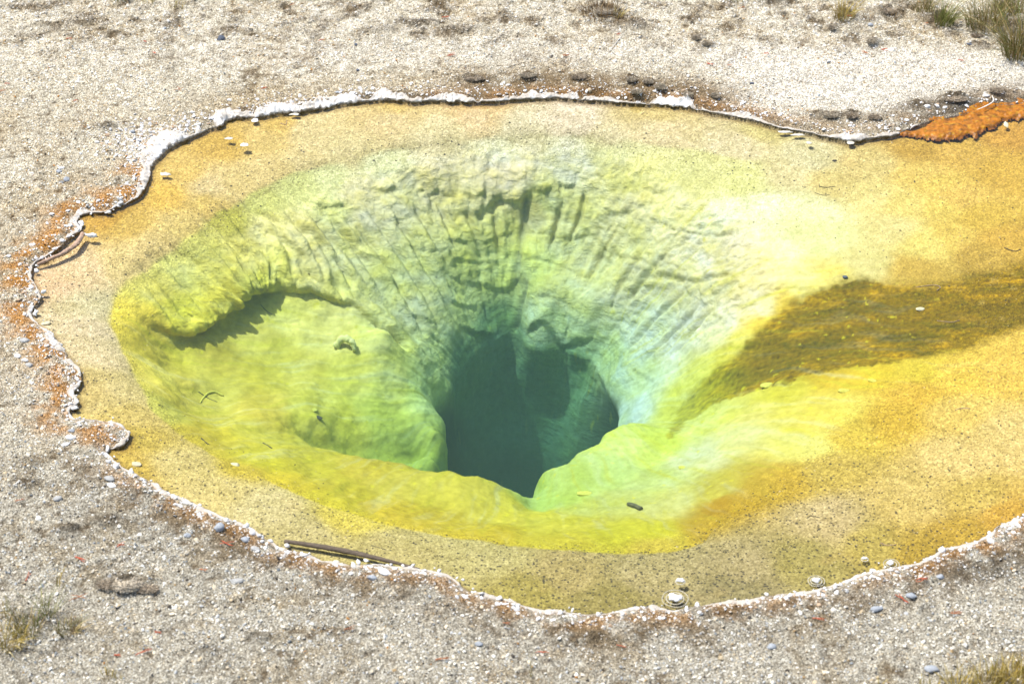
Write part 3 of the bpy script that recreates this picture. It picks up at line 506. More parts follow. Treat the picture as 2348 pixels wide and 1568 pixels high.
# ------------------------------------------------------------------ bed colours: picture measurements of the mats and mineral, plus painted throat shade, carried to their place on the bed
CC = """600 330 215 180 90;520 330 205 162 55;420 400 215 175 75;380 450 215 170 55;300 520 205 165 60;250 500 200 150 40;480 430 215 185 110;700 300 218 190 115;650 285 212 172 70;900 268 220 190 118;900 250 212 175 80;1100 260 225 192 125;1100 244 218 168 70;1300 280 222 198 145;1200 300 208 190 130;1000 310 212 190 120;1500 300 215 190 122;1500 262 210 180 95;1700 330 216 192 125;1850 360 212 185 112;1750 300 205 178 90
545 428 208 178 95;415 525 208 178 88;310 600 212 182 100;620 392 212 182 100;1200 318 208 192 128;1000 328 212 192 125;800 360 208 186 112;1400 322 210 190 125;480 468 206 172 75;365 562 208 178 95;700 372 210 184 108;600 465 190 185 85;460 575 182 176 72;680 425 196 192 100;760 410 202 198 118;880 385 206 202 128;1400 352 205 198 120;1600 400 205 196 108
170 620 222 186 118;120 650 222 182 118;200 700 205 185 120;230 800 210 185 120;260 900 205 180 100;300 960 205 175 80;230 900 200 170 85;330 1010 195 165 55;400 1060 208 182 95;300 1080 195 160 50;500 1130 208 182 95;600 1170 208 186 110;700 1220 202 180 100;900 1260 202 180 95;1100 1290 205 185 100;1300 1320 190 165 85;1200 1360 182 160 65;1400 1380 165 145 65;1500 1320 190 168 95;1700 1300 190 165 95;1700 1350 165 145 80;1900 1200 205 168 92;2000 1250 198 162 60;2100 1150 208 172 92;2200 1050 218 182 112;2300 1000 218 182 112;2250 1150 200 165 78;2100 1270 190 150 40;2300 1180 200 150 45;2200 1220 198 155 45;1850 1290 185 155 65;200 760 212 186 125;280 1000 190 150 35
400 620 185 180 80;480 600 195 193 85;540 570 203 200 105;480 680 192 192 62;440 730 192 196 58;400 700 178 182 50;360 660 182 178 80;600 530 208 206 128;640 600 195 202 95;700 600 203 207 120;520 500 178 168 50;560 640 190 198 70;750 480 195 203 118;820 440 218 216 145;900 420 213 216 150;850 520 208 214 145;800 600 200 212 128;900 620 196 213 130;950 700 194 214 138;700 530 206 208 128
1000 400 210 208 145;1150 350 214 207 142;1150 400 219 216 152;1300 370 210 207 142;1050 450 210 212 140;1250 450 198 210 130;1150 520 194 206 110;1100 600 182 203 100;1200 600 172 194 98;1050 680 178 204 120;1300 520 196 208 128;1350 450 205 212 128;1450 400 194 188 92;1450 480 218 221 145;1500 550 218 223 148;1400 560 205 213 130;1550 480 223 226 152;1350 620 202 217 140;1300 680 182 205 125;1280 740 160 195 130;1450 650 210 222 158;1200 480 205 208 130;1400 350 205 198 120;1600 430 205 196 105
1600 600 222 228 172;1550 650 218 226 164;1700 560 238 232 165;1800 570 243 228 140;1900 560 240 222 122;1760 620 240 228 140;1700 520 232 222 140;1840 540 240 222 125;1650 500 227 226 154;1750 480 236 226 152;1850 480 236 216 132;1700 420 216 205 110;1800 400 216 187 110;1900 420 216 180 88;1750 700 237 236 172;1650 750 227 236 184;1850 640 240 222 110;1900 635 230 200 70;1550 780 210 232 192;1480 870 190 224 188;1450 950 180 218 172;1500 750 198 225 180;1700 795 216 214 65;1620 860 205 215 70;1400 850 172 214 174;1780 745 215 195 40
2100 620 196 156 55;2250 590 190 150 55;2300 550 202 156 52;2250 500 206 165 56;2200 450 216 172 78;2100 400 216 176 82;2000 380 212 176 88;2200 350 206 160 65;2300 400 206 160 55;2300 300 200 145 50;2100 340 190 145 50;2000 450 226 192 98;2050 530 236 206 118;2150 480 220 184 84;2110 560 226 196 100;2180 540 214 176 76;2080 470 226 192 98;2160 430 216 178 78;1980 600 236 206 105;1700 815 214 205 50;1560 930 196 212 70;1860 650 240 222 90;1800 700 228 205 50;1750 740 215 195 40;1640 845 200 200 45
1800 900 216 210 45;1900 860 206 180 12;2000 850 216 185 14;2100 850 216 180 25;2100 900 212 165 35;2200 860 226 182 55;2300 860 222 176 65;2200 950 222 182 88;2050 960 206 160 25;1950 1000 212 170 35;1900 950 222 202 65;1850 1020 227 206 75;1750 950 224 221 78;1700 1000 218 226 112;1600 970 206 225 85;1500 1000 198 226 58;1450 1030 203 230 90;1600 1050 213 230 145;1500 1100 204 230 135;1400 1080 192 227 118;1400 1150 204 222 112;1300 1120 190 224 118;1250 1150 182 222 135;1550 1150 217 226 122;1650 1130 211 206 52;1700 1150 200 160 6;1620 1205 198 162 6;1800 1100 206 160 22;1900 1080 202 162 52;1500 1220 206 205 24;1400 1230 201 200 24;1300 1200 212 210 46;1200 1175 206 205 24;1660 1160 190 155 6;1750 1120 205 165 20;1500 1245 205 180 50
1100 1160 208 202 36;1000 1130 212 206 46;1000 1185 206 190 14;900 1110 207 200 56;850 1085 206 196 24;800 1120 202 196 36;700 1080 198 196 36;900 1165 206 190 14;750 1150 205 186 16;650 1100 206 190 36;600 1060 197 196 24;550 1000 197 196 46;500 985 192 186 36;450 1000 188 168 26;1100 1215 206 190 20;1300 1240 206 190 24;800 1190 206 182 60;560 1080 200 172 40
500 820 172 172 40;450 780 165 168 40;600 780 175 182 72;650 720 160 172 80;600 690 160 170 72;700 750 165 176 88;800 760 178 190 108;700 850 186 194 72;600 870 190 194 48;500 900 190 193 66;420 900 176 174 66;350 800 165 160 40;330 750 168 160 45;380 950 180 172 56;800 850 186 200 95;900 880 174 195 98;880 950 162 190 66;950 1000 162 195 66;800 980 162 178 42;720 960 162 172 50;900 1040 150 182 44;980 1050 155 192 66;960 900 172 205 120;1000 850 174 206 130;370 870 188 186 78;850 760 170 190 120;600 930 200 195 50;460 930 190 190 60
1200 860 150 185 140;1200 1000 150 180 140;1060 960 150 180 140;1380 950 150 185 140;1190 1120 130 155 120;1130 760 140 165 120;1280 830 150 180 130;1060 850 150 185 135"""
CC = np.array([[float(v) for v in p.split()] for p in CC.replace('\n', ';').split(';')])
zfl = zz.copy()
def surf_at(px_, py_):                                   # walk down the sight line until it meets the bed or the land
    z0 = np.full(len(px_), .0); res = np.full(len(px_), np.nan)
    for zt in np.arange(.06, -1.4, -.006):
        X_, Y_ = at(px_, py_, zt)
        ix = np.clip(np.searchsorted(xs, X_), 0, NX-1); iy = np.clip(np.searchsorted(ys, Y_), 0, NY-1)
        hit = np.isnan(res) & (zfl[iy*NX+ix] >= zt); res[hit] = zt
    res[np.isnan(res)] = -1.2
    X_, Y_ = at(px_, py_, res); return X_, Y_, res
zfl[gi] = np.where(sd[gi] < -.012, lz, zfl[gi])
CX, CY, CZ = surf_at(CC[:, 0], CC[:, 1])
gxy = np.clip(np.searchsorted(ys, CY), 0, NY-1)*NX+np.clip(np.searchsorted(xs, CX), 0, NX-1)
sxx, syy = gzx.ravel()[gxy], gzy.ravel()[gxy]; ln_ = np.sqrt(1+sxx**2+syy**2); lam = (-sxx*sdir[0]-syy*sdir[1]+sdir[2])/ln_/sdir[2]
lam = np.clip(.28+.72*np.clip(lam, 0, 2), .55, 1.35); lam = np.where(CZ < -.62, 1, lam)
want = lin(CC[:, 2:])/(1.14+.06*sm(.08, .35, -CZ)+.28*sm(1020, 1120, CC[:, 1])*sm(.06, .12, -CZ)+.22*sm(700, 900, CC[:, 1])*sm(.08, .16, -CZ))[:, None]/lam[:, None]
wl_ = sm(300, 360, CC[:, 1])*sm(860, 780, CC[:, 1])*sm(.08, .15, -CZ)*sm(560, 700, CC[:, 0]); want = want*(1+np.array([.46, .40, .78])[None]*wl_[:, None])
lb_ = sm(950, 850, CC[:, 0])*sm(680, 740, CC[:, 1])*sm(.1, .16, -CZ); want = want*(1+np.array([.02, -.03, -.35])[None]*lb_[:, None])
want = want*(1+np.array([-.02, -.05, .45])[None]*(sm(1250, 1400, CC[:, 0])*sm(900, 960, CC[:, 1])*sm(.1, .16, -CZ))[:, None])
want = want*(1-.17*sm(1620, 1720, CC[:, 0])*sm(2120, 2020, CC[:, 0])*sm(460, 520, CC[:, 1])*sm(690, 640, CC[:, 1])*sm(.2, .12, -CZ))[:, None]
want = want*(1-.16*sm(1150, 1260, CC[:, 1])*sm(.075, .05, -CZ))[:, None]
bd_ = sm(1050, 1090, CC[:, 1])*sm(.065, .08, -CZ)*sm(1650, 1500, CC[:, 0]); want = want*(1+np.array([.02, .03, -.4])[None]*bd_[:, None])
am_ = sm(1950, 2150, CC[:, 0])*sm(.12, .08, -CZ); want = want*(1+np.array([.05, -.04, -.45])[None]*am_[:, None])
want = want*(1+np.array([-.04, .07, .20])[None]*(sm(1650, 1850, CC[:, 0])*sm(.17, .10, -CZ))[:, None])
d_ = np.clip(-CZ, 0, 2)
T = np.exp(-ABS[None]*(d_/math.sin(PITCH)+d_/math.sin(SUN_EL))[:, None]*.85)
base = want/T; dsat = (.05+.05*sm(.10, .3, -CZ))[:, None]; lum = base@np.array([.3, .6, .1]); base = base*(1-dsat)+dsat*lum[:, None]; base = np.maximum(base*np.minimum(1, .74/base.max(1))[:, None], .004)*np.where((CZ > -.12)[:, None], np.array([[.85, .97, 1.28]]), np.array([[.93, .98, 1.0+0*.1]]))
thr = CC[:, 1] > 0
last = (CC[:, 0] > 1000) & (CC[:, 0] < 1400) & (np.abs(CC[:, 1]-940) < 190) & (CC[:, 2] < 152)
base[last] = lin(CC[last][:, 2:])*(.09+.7*sm(940, 800, CC[last][:, 1]))[:, None]  # shade of the throat painted into its colour, darker further down
qx2 = bx+.030*wx+.012*fbm(bx*12, by*12, o=3); qy2 = by+.04*fbm(bx*3+20, by*3, o=3)+.014*fbm(bx*12+4, by*12, o=3); qz2 = bz+.02*fbm(bx*9, by*9+5, o=2)
BK = [(1200, 318), (1000, 335), (850, 360), (700, 395), (600, 440), (520, 490), (430, 545), (350, 600), (290, 650), (248, 700), (250, 760), (300, 850), (345, 930), (400, 985), (500, 1045), (600, 1095), (760, 1160), (900, 1205), (1100, 1240), (1300, 1262), (1480, 1268), (1590, 1252), (1640, 1205), (1700, 1168), (1780, 1125), (1850, 1085), (1950, 1030), (2100, 960), (2250, 880), (2300, 790), (2250, 600), (2100, 500), (1950, 440), (1750, 385), (1500, 340), (1350, 322)]
kx_, ky_ = at([p[0] for p in BK], [p[1] for p in BK], -.08); bkp = smooth_path(np.c_[np.append(kx_, kx_[0]), np.append(ky_, ky_[0]), np.zeros(len(kx_)+1)], 220)[:-1, :2]
def inside(x_, y_, px_, py_, nz=0):
    w_ = .010+.016*sm(1100, 700, py_)+.30*sm(1650, 2000, px_); return sm(-1, 1, (sdist(x_, y_, bkp)+nz)/w_)
iv = inside(bx, by, bpx, bpyy, .016*fbm(bx*9, by*9+1, o=4, g=.6)+.006*noise(bx*50, by*50)); ic = inside(CX, CY, CC[:, 0], CC[:, 1])
col = np.empty((len(bx), 3))
for i in range(0, len(bx), 30000):
    s = slice(i, i+30000)
    D = (qx2[s, None]-CX)**2+(qy2[s, None]-CY)**2+((qz2[s, None]-CZ)*1.3)**2+.0016
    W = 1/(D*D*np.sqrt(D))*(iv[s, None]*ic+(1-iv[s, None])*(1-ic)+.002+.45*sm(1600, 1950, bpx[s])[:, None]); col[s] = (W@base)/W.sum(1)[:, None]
m1 = fbm(bx*8, by*8, bz*8, o=4, g=.6); m2 = fbm(bx*30+3, by*30, bz*30, o=3, g=.6)
sandm = sm(-.14, -.06, bz)*sm(560, 760, np.hypot((bpx-1500)*.55, bpyy-640))*1.0
sandm = np.clip(sm(-.15, -.07, bz)*(1-.75*np.exp(-(((bpx-1850)/330)**2+((bpyy-600)/170)**2)*1.2)), 0, 1)
yel = np.array([1.0, .93, .45])
a = (.35*m1+.25*m2)[:, None]
col = col*(1+a*.55*np.array([.9, .9, 1.5]))
# the dark brown mat that fills the gully coming in from the right
BR = [(1540, 1000), (1556, 945), (1588, 902), (1640, 850), (1690, 812), (1735, 770), (1785, 728), (1835, 694), (1885, 668), (1935, 650), (1990, 648), (2060, 660), (2130, 655), (2200, 642), (2280, 625), (2380, 600), (2500, 600), (2500, 720), (2380, 740), (2290, 768), (2210, 800), (2120, 818), (2000, 834), (1900, 850), (1800, 872), (1700, 902), (1625, 934), (1570, 962)]
u_ = np.array([p[0] for p in BR], float); v_ = np.array([p[1] for p in BR], float); brx, bry, _z = surf_at(u_, v_)
near_ = (bpx > 1450) & (bpyy > 480) & (bpyy < 1080); bd = np.full(len(bx), -9.); wob_ = .040*fbm(bx[near_]*6, by[near_]*9, o=5, g=.65)
bd[near_] = sdist(bx[near_], by[near_], np.stack([brx, bry], 1))+wob_
low_ = sm(-20, 20, bpyy-np.interp(bpx, [1550, 1700, 1900, 2100, 2348], [955, 855, 765, 735, 690])); soft = (.012*low_+.028*(1-low_))+.03*sm(1950, 2250, bpx); bd = bd+.014; bm_ = sm(-soft, soft, bd+.03*m2)
bn = fbm(bx*4+1.0*wx, by*11, o=5, g=.62); bn2 = fbm(bx*30+7, by*60, o=4, g=.65)
gold, umber, olive = lin([170, 134, 8]), lin([134, 110, 10]), lin([92, 84, 12])
bc = umber[None]*np.ones((len(bx), 1)); t_ = sm(.0, .35, bn)[:, None]; bc = bc*(1-t_)+gold*t_
t_ = (sm(.02, .35, -bn+.5*bn2)*.85)[:, None]; bc = bc*(1-t_)+olive*t_
t_ = (sm(1760, 1590, bpx)*.75)[:, None]; bc = bc*(1-t_)+lin([168, 160, 22])*t_; t_ = (.55*np.exp(-((bpyy-np.interp(bpx, [1650, 1800, 2000, 2348], [865, 810, 745, 700]))/34)**2)*sm(1640, 1720, bpx)*sm(-.3, .2, bn2+.5*bn))[:, None]; bc = bc*(1-t_)+lin([78, 70, 14])*t_
t_ = (sm(.035, .0, bd)*sm(.1, -.2, bn2+.3))[:, None]*.6; bc = bc*(1-t_)+lin([225, 205, 30])*t_
bc *= (1+.9*bn2+.6*fbm(bx*60, by*70, o=2))[:, None]; bc = np.clip(bc, .004, 1)/1.1
a_ = (bm_*(1-.25*sm(1650, 1560, bpx)))[:, None]; col = col*(1-a_)+bc*a_
# yellow film on upward faces of the deeper walls, bare pale mineral elsewhere; loose grit settles in the creases
deepm = sm(-.1, -.2, bz)
film = np.clip(.5+1.4*noise(bx*6+2, by*6, bz*14+1.2*wx), 0, 1)*deepm
col = col*(1-film[:, None]*(1-np.array([.96, .95, .62]))*.8)
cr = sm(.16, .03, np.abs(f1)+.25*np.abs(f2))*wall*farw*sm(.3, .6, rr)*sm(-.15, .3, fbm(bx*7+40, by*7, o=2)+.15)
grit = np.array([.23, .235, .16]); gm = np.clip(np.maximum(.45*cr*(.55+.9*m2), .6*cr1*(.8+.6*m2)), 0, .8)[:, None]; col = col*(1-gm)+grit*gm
st_ = fbm(th*26+1.6*wx, rr*2.4+3, o=4, g=.6); sw_ = sm(-.06, -.14, bz)*(1-.75*wall*farw)
a_ = (sm(.05, .45, st_)*sw_*.30)[:, None]; col = col*(1-a_)+np.minimum(col.max(1)[:, None]*np.array([1.0, 1.03, .62])*1.08, .7)*a_
a_ = (sm(.1, .45, -st_)*sw_*.5)[:, None]; col = col*(1-a_)+col.max(1)[:, None]*np.array([.93, .86, .06])*a_
sp_ = sm(.42, .6, fbm(bx*34+8, by*34, o=2)+.3*fbm(bx*5, by*5+3, o=2))*sw_; a_ = (.6*sp_)[:, None]; col = col*(1-a_)+np.array([.62, .55, .02])*a_
pat = sm(.35, .55, m1+.5*m2)*sm(-.13, -.07, bz)*sm(1750, 2000, bpx)*sm(1250, 900, bpyy)
col = col*(1-.35*pat[:, None])+np.array([.52, .38, .10])*.35*pat[:, None]
pk = sm(.25, .6, fbm(bx*5+60, by*5, o=3))*sm(-.08, -.05, bz)*sm(.02, .08, bs)
col = col*(1-.12*pk[:, None])+np.array([.60, .36, .12])*.12*pk[:, None]
dbk = sdist(bx, by, bkp); bkm = np.exp(-((dbk-.005-.05*wx)/.040)**2)*sm(760, 620, bpyy)*sm(1650, 1250, bpx)*np.clip(.65+1.2*fbm(bx*9, by*9+2, o=3), 0, 1); a_ = (.60*bkm*sm(-.25, .3, m2+.5*m1+.1))[:, None]; col = col*(1-a_)+np.array([.17, .15, .035])*a_
# wet brown undercut of the far bank
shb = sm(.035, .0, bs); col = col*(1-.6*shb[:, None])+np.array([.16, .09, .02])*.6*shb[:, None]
dots_ = sm(-.11, -.07, bz)*(.012+.42*sm(1000, 1380, bpyy)*np.exp(-((bpx-1550)/620)**2)+.14*sm(900, 1150, bpyy)+.10*sm(520, 200, bpx)*sm(560, 640, bpyy)+.06*np.exp(-((bs-.35)/.1)**2)*sm(600, 500, bpyy))
dots_ *= (1+.8*fbm(bx*6, by*6+9, o=2)); dots_ = np.clip(dots_, 0, .8)
col = np.clip(col, .003, .85)
# ------------------------------------------------------------------ land colours
lcx = fbm(lx*2.2+4, ly*2.2, o=4); lc2 = fbm(lx*9, ly*9+7, o=4, g=.6)
pale = np.array([.56, .53, .455]); tan = np.array([.37, .30, .19]); brn = np.array([.13, .095, .055]); wht = np.array([.66, .64, .60]); org = np.array([.40, .175, .015]); gry = np.array([.50, .485, .44]); blk = np.array([.06, .055, .045])
gc = np.tile(pale, (len(lx), 1)).astype(float)
def blend(c, m): 
    global gc
    m = np.clip(m, 0, 1)[:, None]; gc = gc*(1-m)+np.asarray(c)*m
blend(tan, sm(-.1, .45, lcx+.3*lc2)*.55*sm(1200, 600, py)+.15)
blend(tan, .55*np.exp(-((ls-.12)/.13)**2)*sm(600, 300, py)*sm(2050, 1500, px)*sm(-.4, .2, lc2+.2))
blend(gry*.8, .6*sm(950, 1200, py))
blend(tan*.75, .55*sm(950, 1100, py)*sm(.0, .4, lc2+lcx))
blend(brn*1.3, .8*sm(.10, .42, -crumb+.5*mid_)*sm(-.35, .3, lcx+.1))
blend(brn*1.1, .8*sm(215, 60, py)*sm(.0, .3, mid_*.8+.6*crumb))
blend(brn*1.2, .5*sm(.22, .5, -crumb)*sm(700, 500, py))
blend(wht*1.08, .5*sm(-.1, .3, crumb-.3*mid_)*sm(260, 120, py))
blend(wht*1.05, .8*sm(1500, 1800, px)*sm(300, 230, py)*sm(90, 140, py)*sm(-.5, .1, lc2+.3))
blend(wht, .35*np.exp(-(((px-1150)/700)**2+((py-120)/30)**2)))
leftz = sm(480, 330, px)*sm(330, 400, py)*sm(1080, 980, py)
ob = np.exp(-((ls-.055)/(.05+.05*leftz))**2)*sm(-.15, .25, lc2+.15*lcx+.1)
far_ = sm(330, 250, py)*sm(420, 520, px)
blend(org, ob*(.85*leftz+.6*sm(1000, 1150, py)*sm(2000, 1700, px)+.35*far_*sm(900, 1100, px)+.8*sm(1900, 2100, px)*sm(1000, 1200, py)))
blend(blk*1.6, ob*.6*leftz*sm(.1, .4, crumb))
blend(brn*1.2, np.exp(-((ls-.13)/.09)**2)*.75*sm(980, 1060, py)*sm(-.25, .2, lc2))
blend(brn, np.exp(-((ls-.03)/.03)**2)*.8*far_)
blend(brn*1.5, .95*np.exp(-((ls-.12)/.11)**2)*far_*sm(950, 1120, px)*sm(1800, 1600, px)*sm(-.35, .15, lc2+.1))
blend(org*.9, .5*np.exp(-((ls-.05)/.04)**2)*far_*sm(900, 1050, px)*sm(1900, 1700, px)*sm(-.2, .2, -lc2))
blend(brn*1.2, .7*np.exp(-((ls-.10)/.08)**2)*far_*sm(1800, 1900, px)*sm(-.3, .1, lc2+.1))
blend(wht, .8*np.exp(-(((px-360)/75)**2+((py-335)/30)**2))*sm(-.4, .1, lc2+.1))
blend(blk*1.3, .6*np.exp(-(((px-2230)/110)**2+((py-1300)/32)**2))*sm(-.3, .2, lc2))
blend(blk*1.6, .7*np.exp(-(((px-2200)/120)**2+((py-245)/14)**2)))
blend(brn*.75, dark*.85)
gc *= (1.06-.12*sm(700, 1100, py))[:, None]*(1+.30*lc2+.30*crumb)[:, None]; gc = np.clip(gc, .01, .85)
# ------------------------------------------------------------------ meshes: land and bed share one lattice, split at the waterline
GX, GY, GZ = gx.copy(), gy.copy(), np.zeros_like(gx); GC = np.zeros((len(gx), 3))
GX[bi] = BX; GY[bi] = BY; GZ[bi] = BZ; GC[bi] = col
sandA = np.zeros(len(gx)); sandA[bi] = sandm; dotA = np.zeros(len(gx)); dotA[bi] = dots_; wallA = np.zeros(len(gx)); wallA[bi] = np.clip(wall*(.25+.75*np.maximum(farw, rightw))+.12*deepm, 0, 1)*(.6+.4*deep_)
landm = sd < .0; LZ = np.zeros_like(gx); LZ[gi] = lz; LC = np.zeros((len(gx), 3)); LC[gi] = gc
idx = np.arange(NX*NY).reshape(NY, NX)
FQ = np.stack([idx[:-1, :-1], idx[:-1, 1:], idx[1:, 1:], idx[1:, :-1]], -1).reshape(-1, 4)
isl = landm[FQ].all(1)
def sub(F, V, attrs):
    u, inv = np.unique(F, return_inverse=True); return V[u], inv.reshape(F.shape), {k: (t, d[u]) for k, (t, d) in attrs.items()}
def rgba(c): return np.concatenate([c, np.ones((len(c), 1))], 1)
LV = np.stack([gx, gy, LZ], 1)
V_, F_, A_ = sub(FQ[isl], LV, {'tint': ('FLOAT_COLOR', rgba(LC))})
ground = mesh_np('ground', V_, F_, GRD, attrs=A_)
tag(ground, 'pale gravelly ground strewn with white and brown mineral crumbs around the pool', 'ground', kind='structure')
BV = np.stack([GX, GY, GZ], 1)
jm = landm & (sd >= -.02)                                # the bed's outer hem climbs to meet the land
BV[jm, 2] = LZ[jm]; 
bedf = (~isl)
V_, F_, A_ = sub(FQ[bedf], BV, {'tint': ('FLOAT_COLOR', rgba(np.where(jm[:, None], LC*.6, GC))), 'sand': ('FLOAT', sandA), 'dots': ('FLOAT', dotA), 'wall': ('FLOAT', wallA)})
pool_bed = mesh_np('pool_bed', V_, F_, BED, attrs=A_)
tag(pool_bed, 'yellow, green and pale mineral bed of the hot spring falling into a dark throat', 'pool bed', kind='structure')
ZS = np.where(landm, LZ, GZ)
def ground_z(x, y):
    ix = np.clip(np.searchsorted(xs, x), 0, NX-1); iy = np.clip(np.searchsorted(ys, y), 0, NY-1); return ZS[iy*NX+ix]
# water: a closed prism just wider than the shoreline
Q = SL[::4, :2]+nrm[::4]*.012; kq = len(Q)
import bmesh
bm = bmesh.new(); top = [bm.verts.new((x, y, 0)) for x, y in Q]; bot = [bm.verts.new((x, y, -2.2)) for x, y in Q]
f0 = bm.faces.new(top); f1_ = bm.faces.new(bot[::-1])
for i in range(kq): bm.faces.new((top[i], bot[i], bot[(i+1) % kq], top[(i+1) % kq]))
bmesh.ops.recalc_face_normals(bm, faces=bm.faces); bmesh.ops.triangulate(bm, faces=[f for f in bm.faces if len(f.verts) > 4])
me = bpy.data.meshes.new('water'); bm.to_mesh(me); bm.free(); me.materials.append(WAT)
water = bpy.data.objects.new('water', me); S.collection.objects.link(water)
tag(water, 'clear still hot spring water turning green and teal with depth', 'water', kind='structure')
# ------------------------------------------------------------------ loose gravel
def grains(name, x, y, r, tints, VF, squash=(.45, .9), seed=3, zoff=.25, zfun=None):
    rs = np.random.RandomState(seed); V0, F0 = VF; n = len(x); k = len(V0)
    ang = rs.uniform(0, 2*math.pi, n); ca, sa = np.cos(ang), np.sin(ang)
    sc = np.stack([r*rs.uniform(.8, 1.35, n), r*rs.uniform(.65, 1.1, n), r*rs.uniform(*squash, n)], 1)
    P = V0[None]*(1+rs.uniform(-.28, .28, (n, k, 1)))*sc[:, None]
    tl = rs.normal(0, .3, (n, 2)); zt = P[..., 2]+P[..., 0]*tl[:, :1]+P[..., 1]*tl[:, 1:]
    X_ = P[..., 0]*ca[:, None]-P[..., 1]*sa[:, None]+x[:, None]; Y_ = P[..., 0]*sa[:, None]+P[..., 1]*ca[:, None]+y[:, None]
    Z_ = zt+((zfun or ground_z)(x, y)+sc[:, 2]*zoff)[:, None]
    V = np.stack([X_, Y_, Z_], -1).reshape(-1, 3); F = (F0[None]+(np.arange(n)*k)[:, None, None]).reshape(-1, 3)
    t = np.repeat(tints, k, 0)
    return mesh_np(name, V, F, GRAIN, smooth=False, attrs={'tint': ('FLOAT_COLOR', rgba(t))})
def in_view(x, y, m=60):
    a, b_ = project(x, y, np.zeros_like(x)); return (a > -m) & (a < 2348+m) & (b_ > -m) & (b_ < 1568+m), a, b_
PAL = np.array([(.78, .76, .70), (.82, .82, .79), (.60, .58, .53), (.44, .46, .48), (.25, .28, .31), (.54, .45, .31), (.36, .26, .14), (.08, .07, .06), (.70, .62, .48), (.42, .20, .05)])
def scatter(n, seed, rmed, rsig, pw_near, pw_far, dens=None):
    rs = np.random.RandomState(seed); x = rs.uniform(-2.9, 2.9, n); y = rs.uniform(-2.1, 3.3, n); v, a, b_ = in_view(x, y)
    s = bil(full, x, y); v &= s < -.006
    if dens is not None: v &= rs.uniform(0, 1, n) < dens(a, b_, s, x, y)
    x, y, a, b_, s = x[v], y[v], a[v], b_[v], s[v]; t = sm(500, 1000, b_)
    pf = np.cumsum(np.array(pw_far, float)/sum(pw_far)); pn = np.cumsum(np.array(pw_near, float)/sum(pw_near)); u = rs.uniform(0, 1, len(x))
    pick = np.where(rs.uniform(0, 1, len(x)) < t, np.searchsorted(pn, u), np.searchsorted(pf, u)).clip(0, len(PAL)-1)
    r = rmed*np.exp(rs.normal(0, rsig, len(x)))
    c = PAL[pick]*(rs.uniform(.8, 1.12, len(x)))[:, None]
    L_ = LC[np.clip(np.searchsorted(ys, y), 0, NY-1)*NX+np.clip(np.searchsorted(xs, x), 0, NX-1)]; lm = L_.max(1)/.48; keep = rs.uniform(0, 1, len(x)) < .25+.9*np.clip(lm, 0, 1)
    c = c*(.60+.46*np.clip(L_/.46, 0, 1.2)); x, y, b_, r, c = x[keep], y[keep], b_[keep], r[keep], c[keep]
    return x, y, np.clip(r, .0012, .014), np.clip(c, 0, .86)
NEARW = [34, 18, 20, 16, 7, 9, 4, 8, 14, .4]; FARW = [34, 24, 6, 2.5, 2, 17, 10, 3, 20, 1]
def dn(a, b_, s, x, y): return np.clip(.55+1.0*fbm(x*5, y*5, o=2)+.6*fbm(x*22, y*22, o=2), .08, 1)*(1-.5*sm(.08, .02, -s))
x, y, r, c = scatter(330000, 11, .0028, .36, NEARW, FARW, dn)
g1 = grains('fine_gravel', x, y, r, c, (OCT_V, OCT_F), seed=5)
tag(g1, 'fine white, grey and tan gravel chips covering the ground around the pool', 'gravel', kind='stuff')
def dn2(a, b_, s, x, y): return np.clip(.25+.75*sm(400, 1000, b_)+.5*sm(500, 200, a), 0, 1)*np.clip(.7+fbm(x*3+5, y*3, o=2), .1, 1)
x, y, r, c = scatter(70000, 12, .0039, .30, NEARW, FARW, dn2)
g2 = grains('coarse_gravel', x, y, r, c, (ICO_V, ICO_F), seed=6)
tag(g2, 'coarser rounded white and blue grey gravel lying on the near and left ground', 'gravel', kind='stuff')
print('grid', NX, NY, 'grains', len(g1.data.polygons), len(g2.data.polygons))
#==PART2==
# grit lying on the bed: along the break of the shelf, in the folds and on the near shelf
rs = np.random.RandomState(31)
vis = (bpx > -60) & (bpx < 2410) & (bpyy > -40) & (bpyy < 1620) & (bs > .015)
brk = np.exp(-((dbk+.005)/.06)**2)*sm(700, 560, bpyy)*sm(1750, 1300, bpx)
pr = vis*(.13*sm(-.1, -.07, bz)*sm(900, 1200, bpyy)+.08*sm(-.1, -.06, bz)+1.1*brk*np.clip(.5+fbm(bx*7, by*7, o=2), .1, 1)+.30*gm[:, 0]+.06*sm(-.3, -.1, bz)*sm(900, 500, bpx))
k_ = np.nonzero(rs.uniform(0, 1, len(bi)) < pr*.28)[0]
r = .0023*np.exp(rs.normal(0, .3, len(k_)))
gp = np.array([(.45, .40, .22), (.30, .26, .12), (.55, .50, .36), (.16, .14, .08), (.05, .047, .04), (.62, .58, .45)])
nearb = sm(900, 1250, bpyy[k_]); u = rs.uniform(0, 1, len(k_))
pick = np.where(u < .05+.30*nearb, 4, np.where(u < .45, 0, np.where(u < .62, 1, np.where(u < .82, 2, np.where(u < .92, 3, 5)))))
tn = gp[pick]*(.55+.45*np.clip(col[k_]/np.maximum(col[k_].max(1), .05)[:, None], 0, 1))
KZ = BZ[k_].copy()
g3 = grains('bed_grit', BX[k_], BY[k_], np.clip(r, .0012, .0048), tn, (OCT_V, OCT_F), seed=8, zfun=lambda x, y: KZ)
tag(g3, 'dark and tan grit strewn over the underwater shelf of the pool', 'grit', kind='stuff')
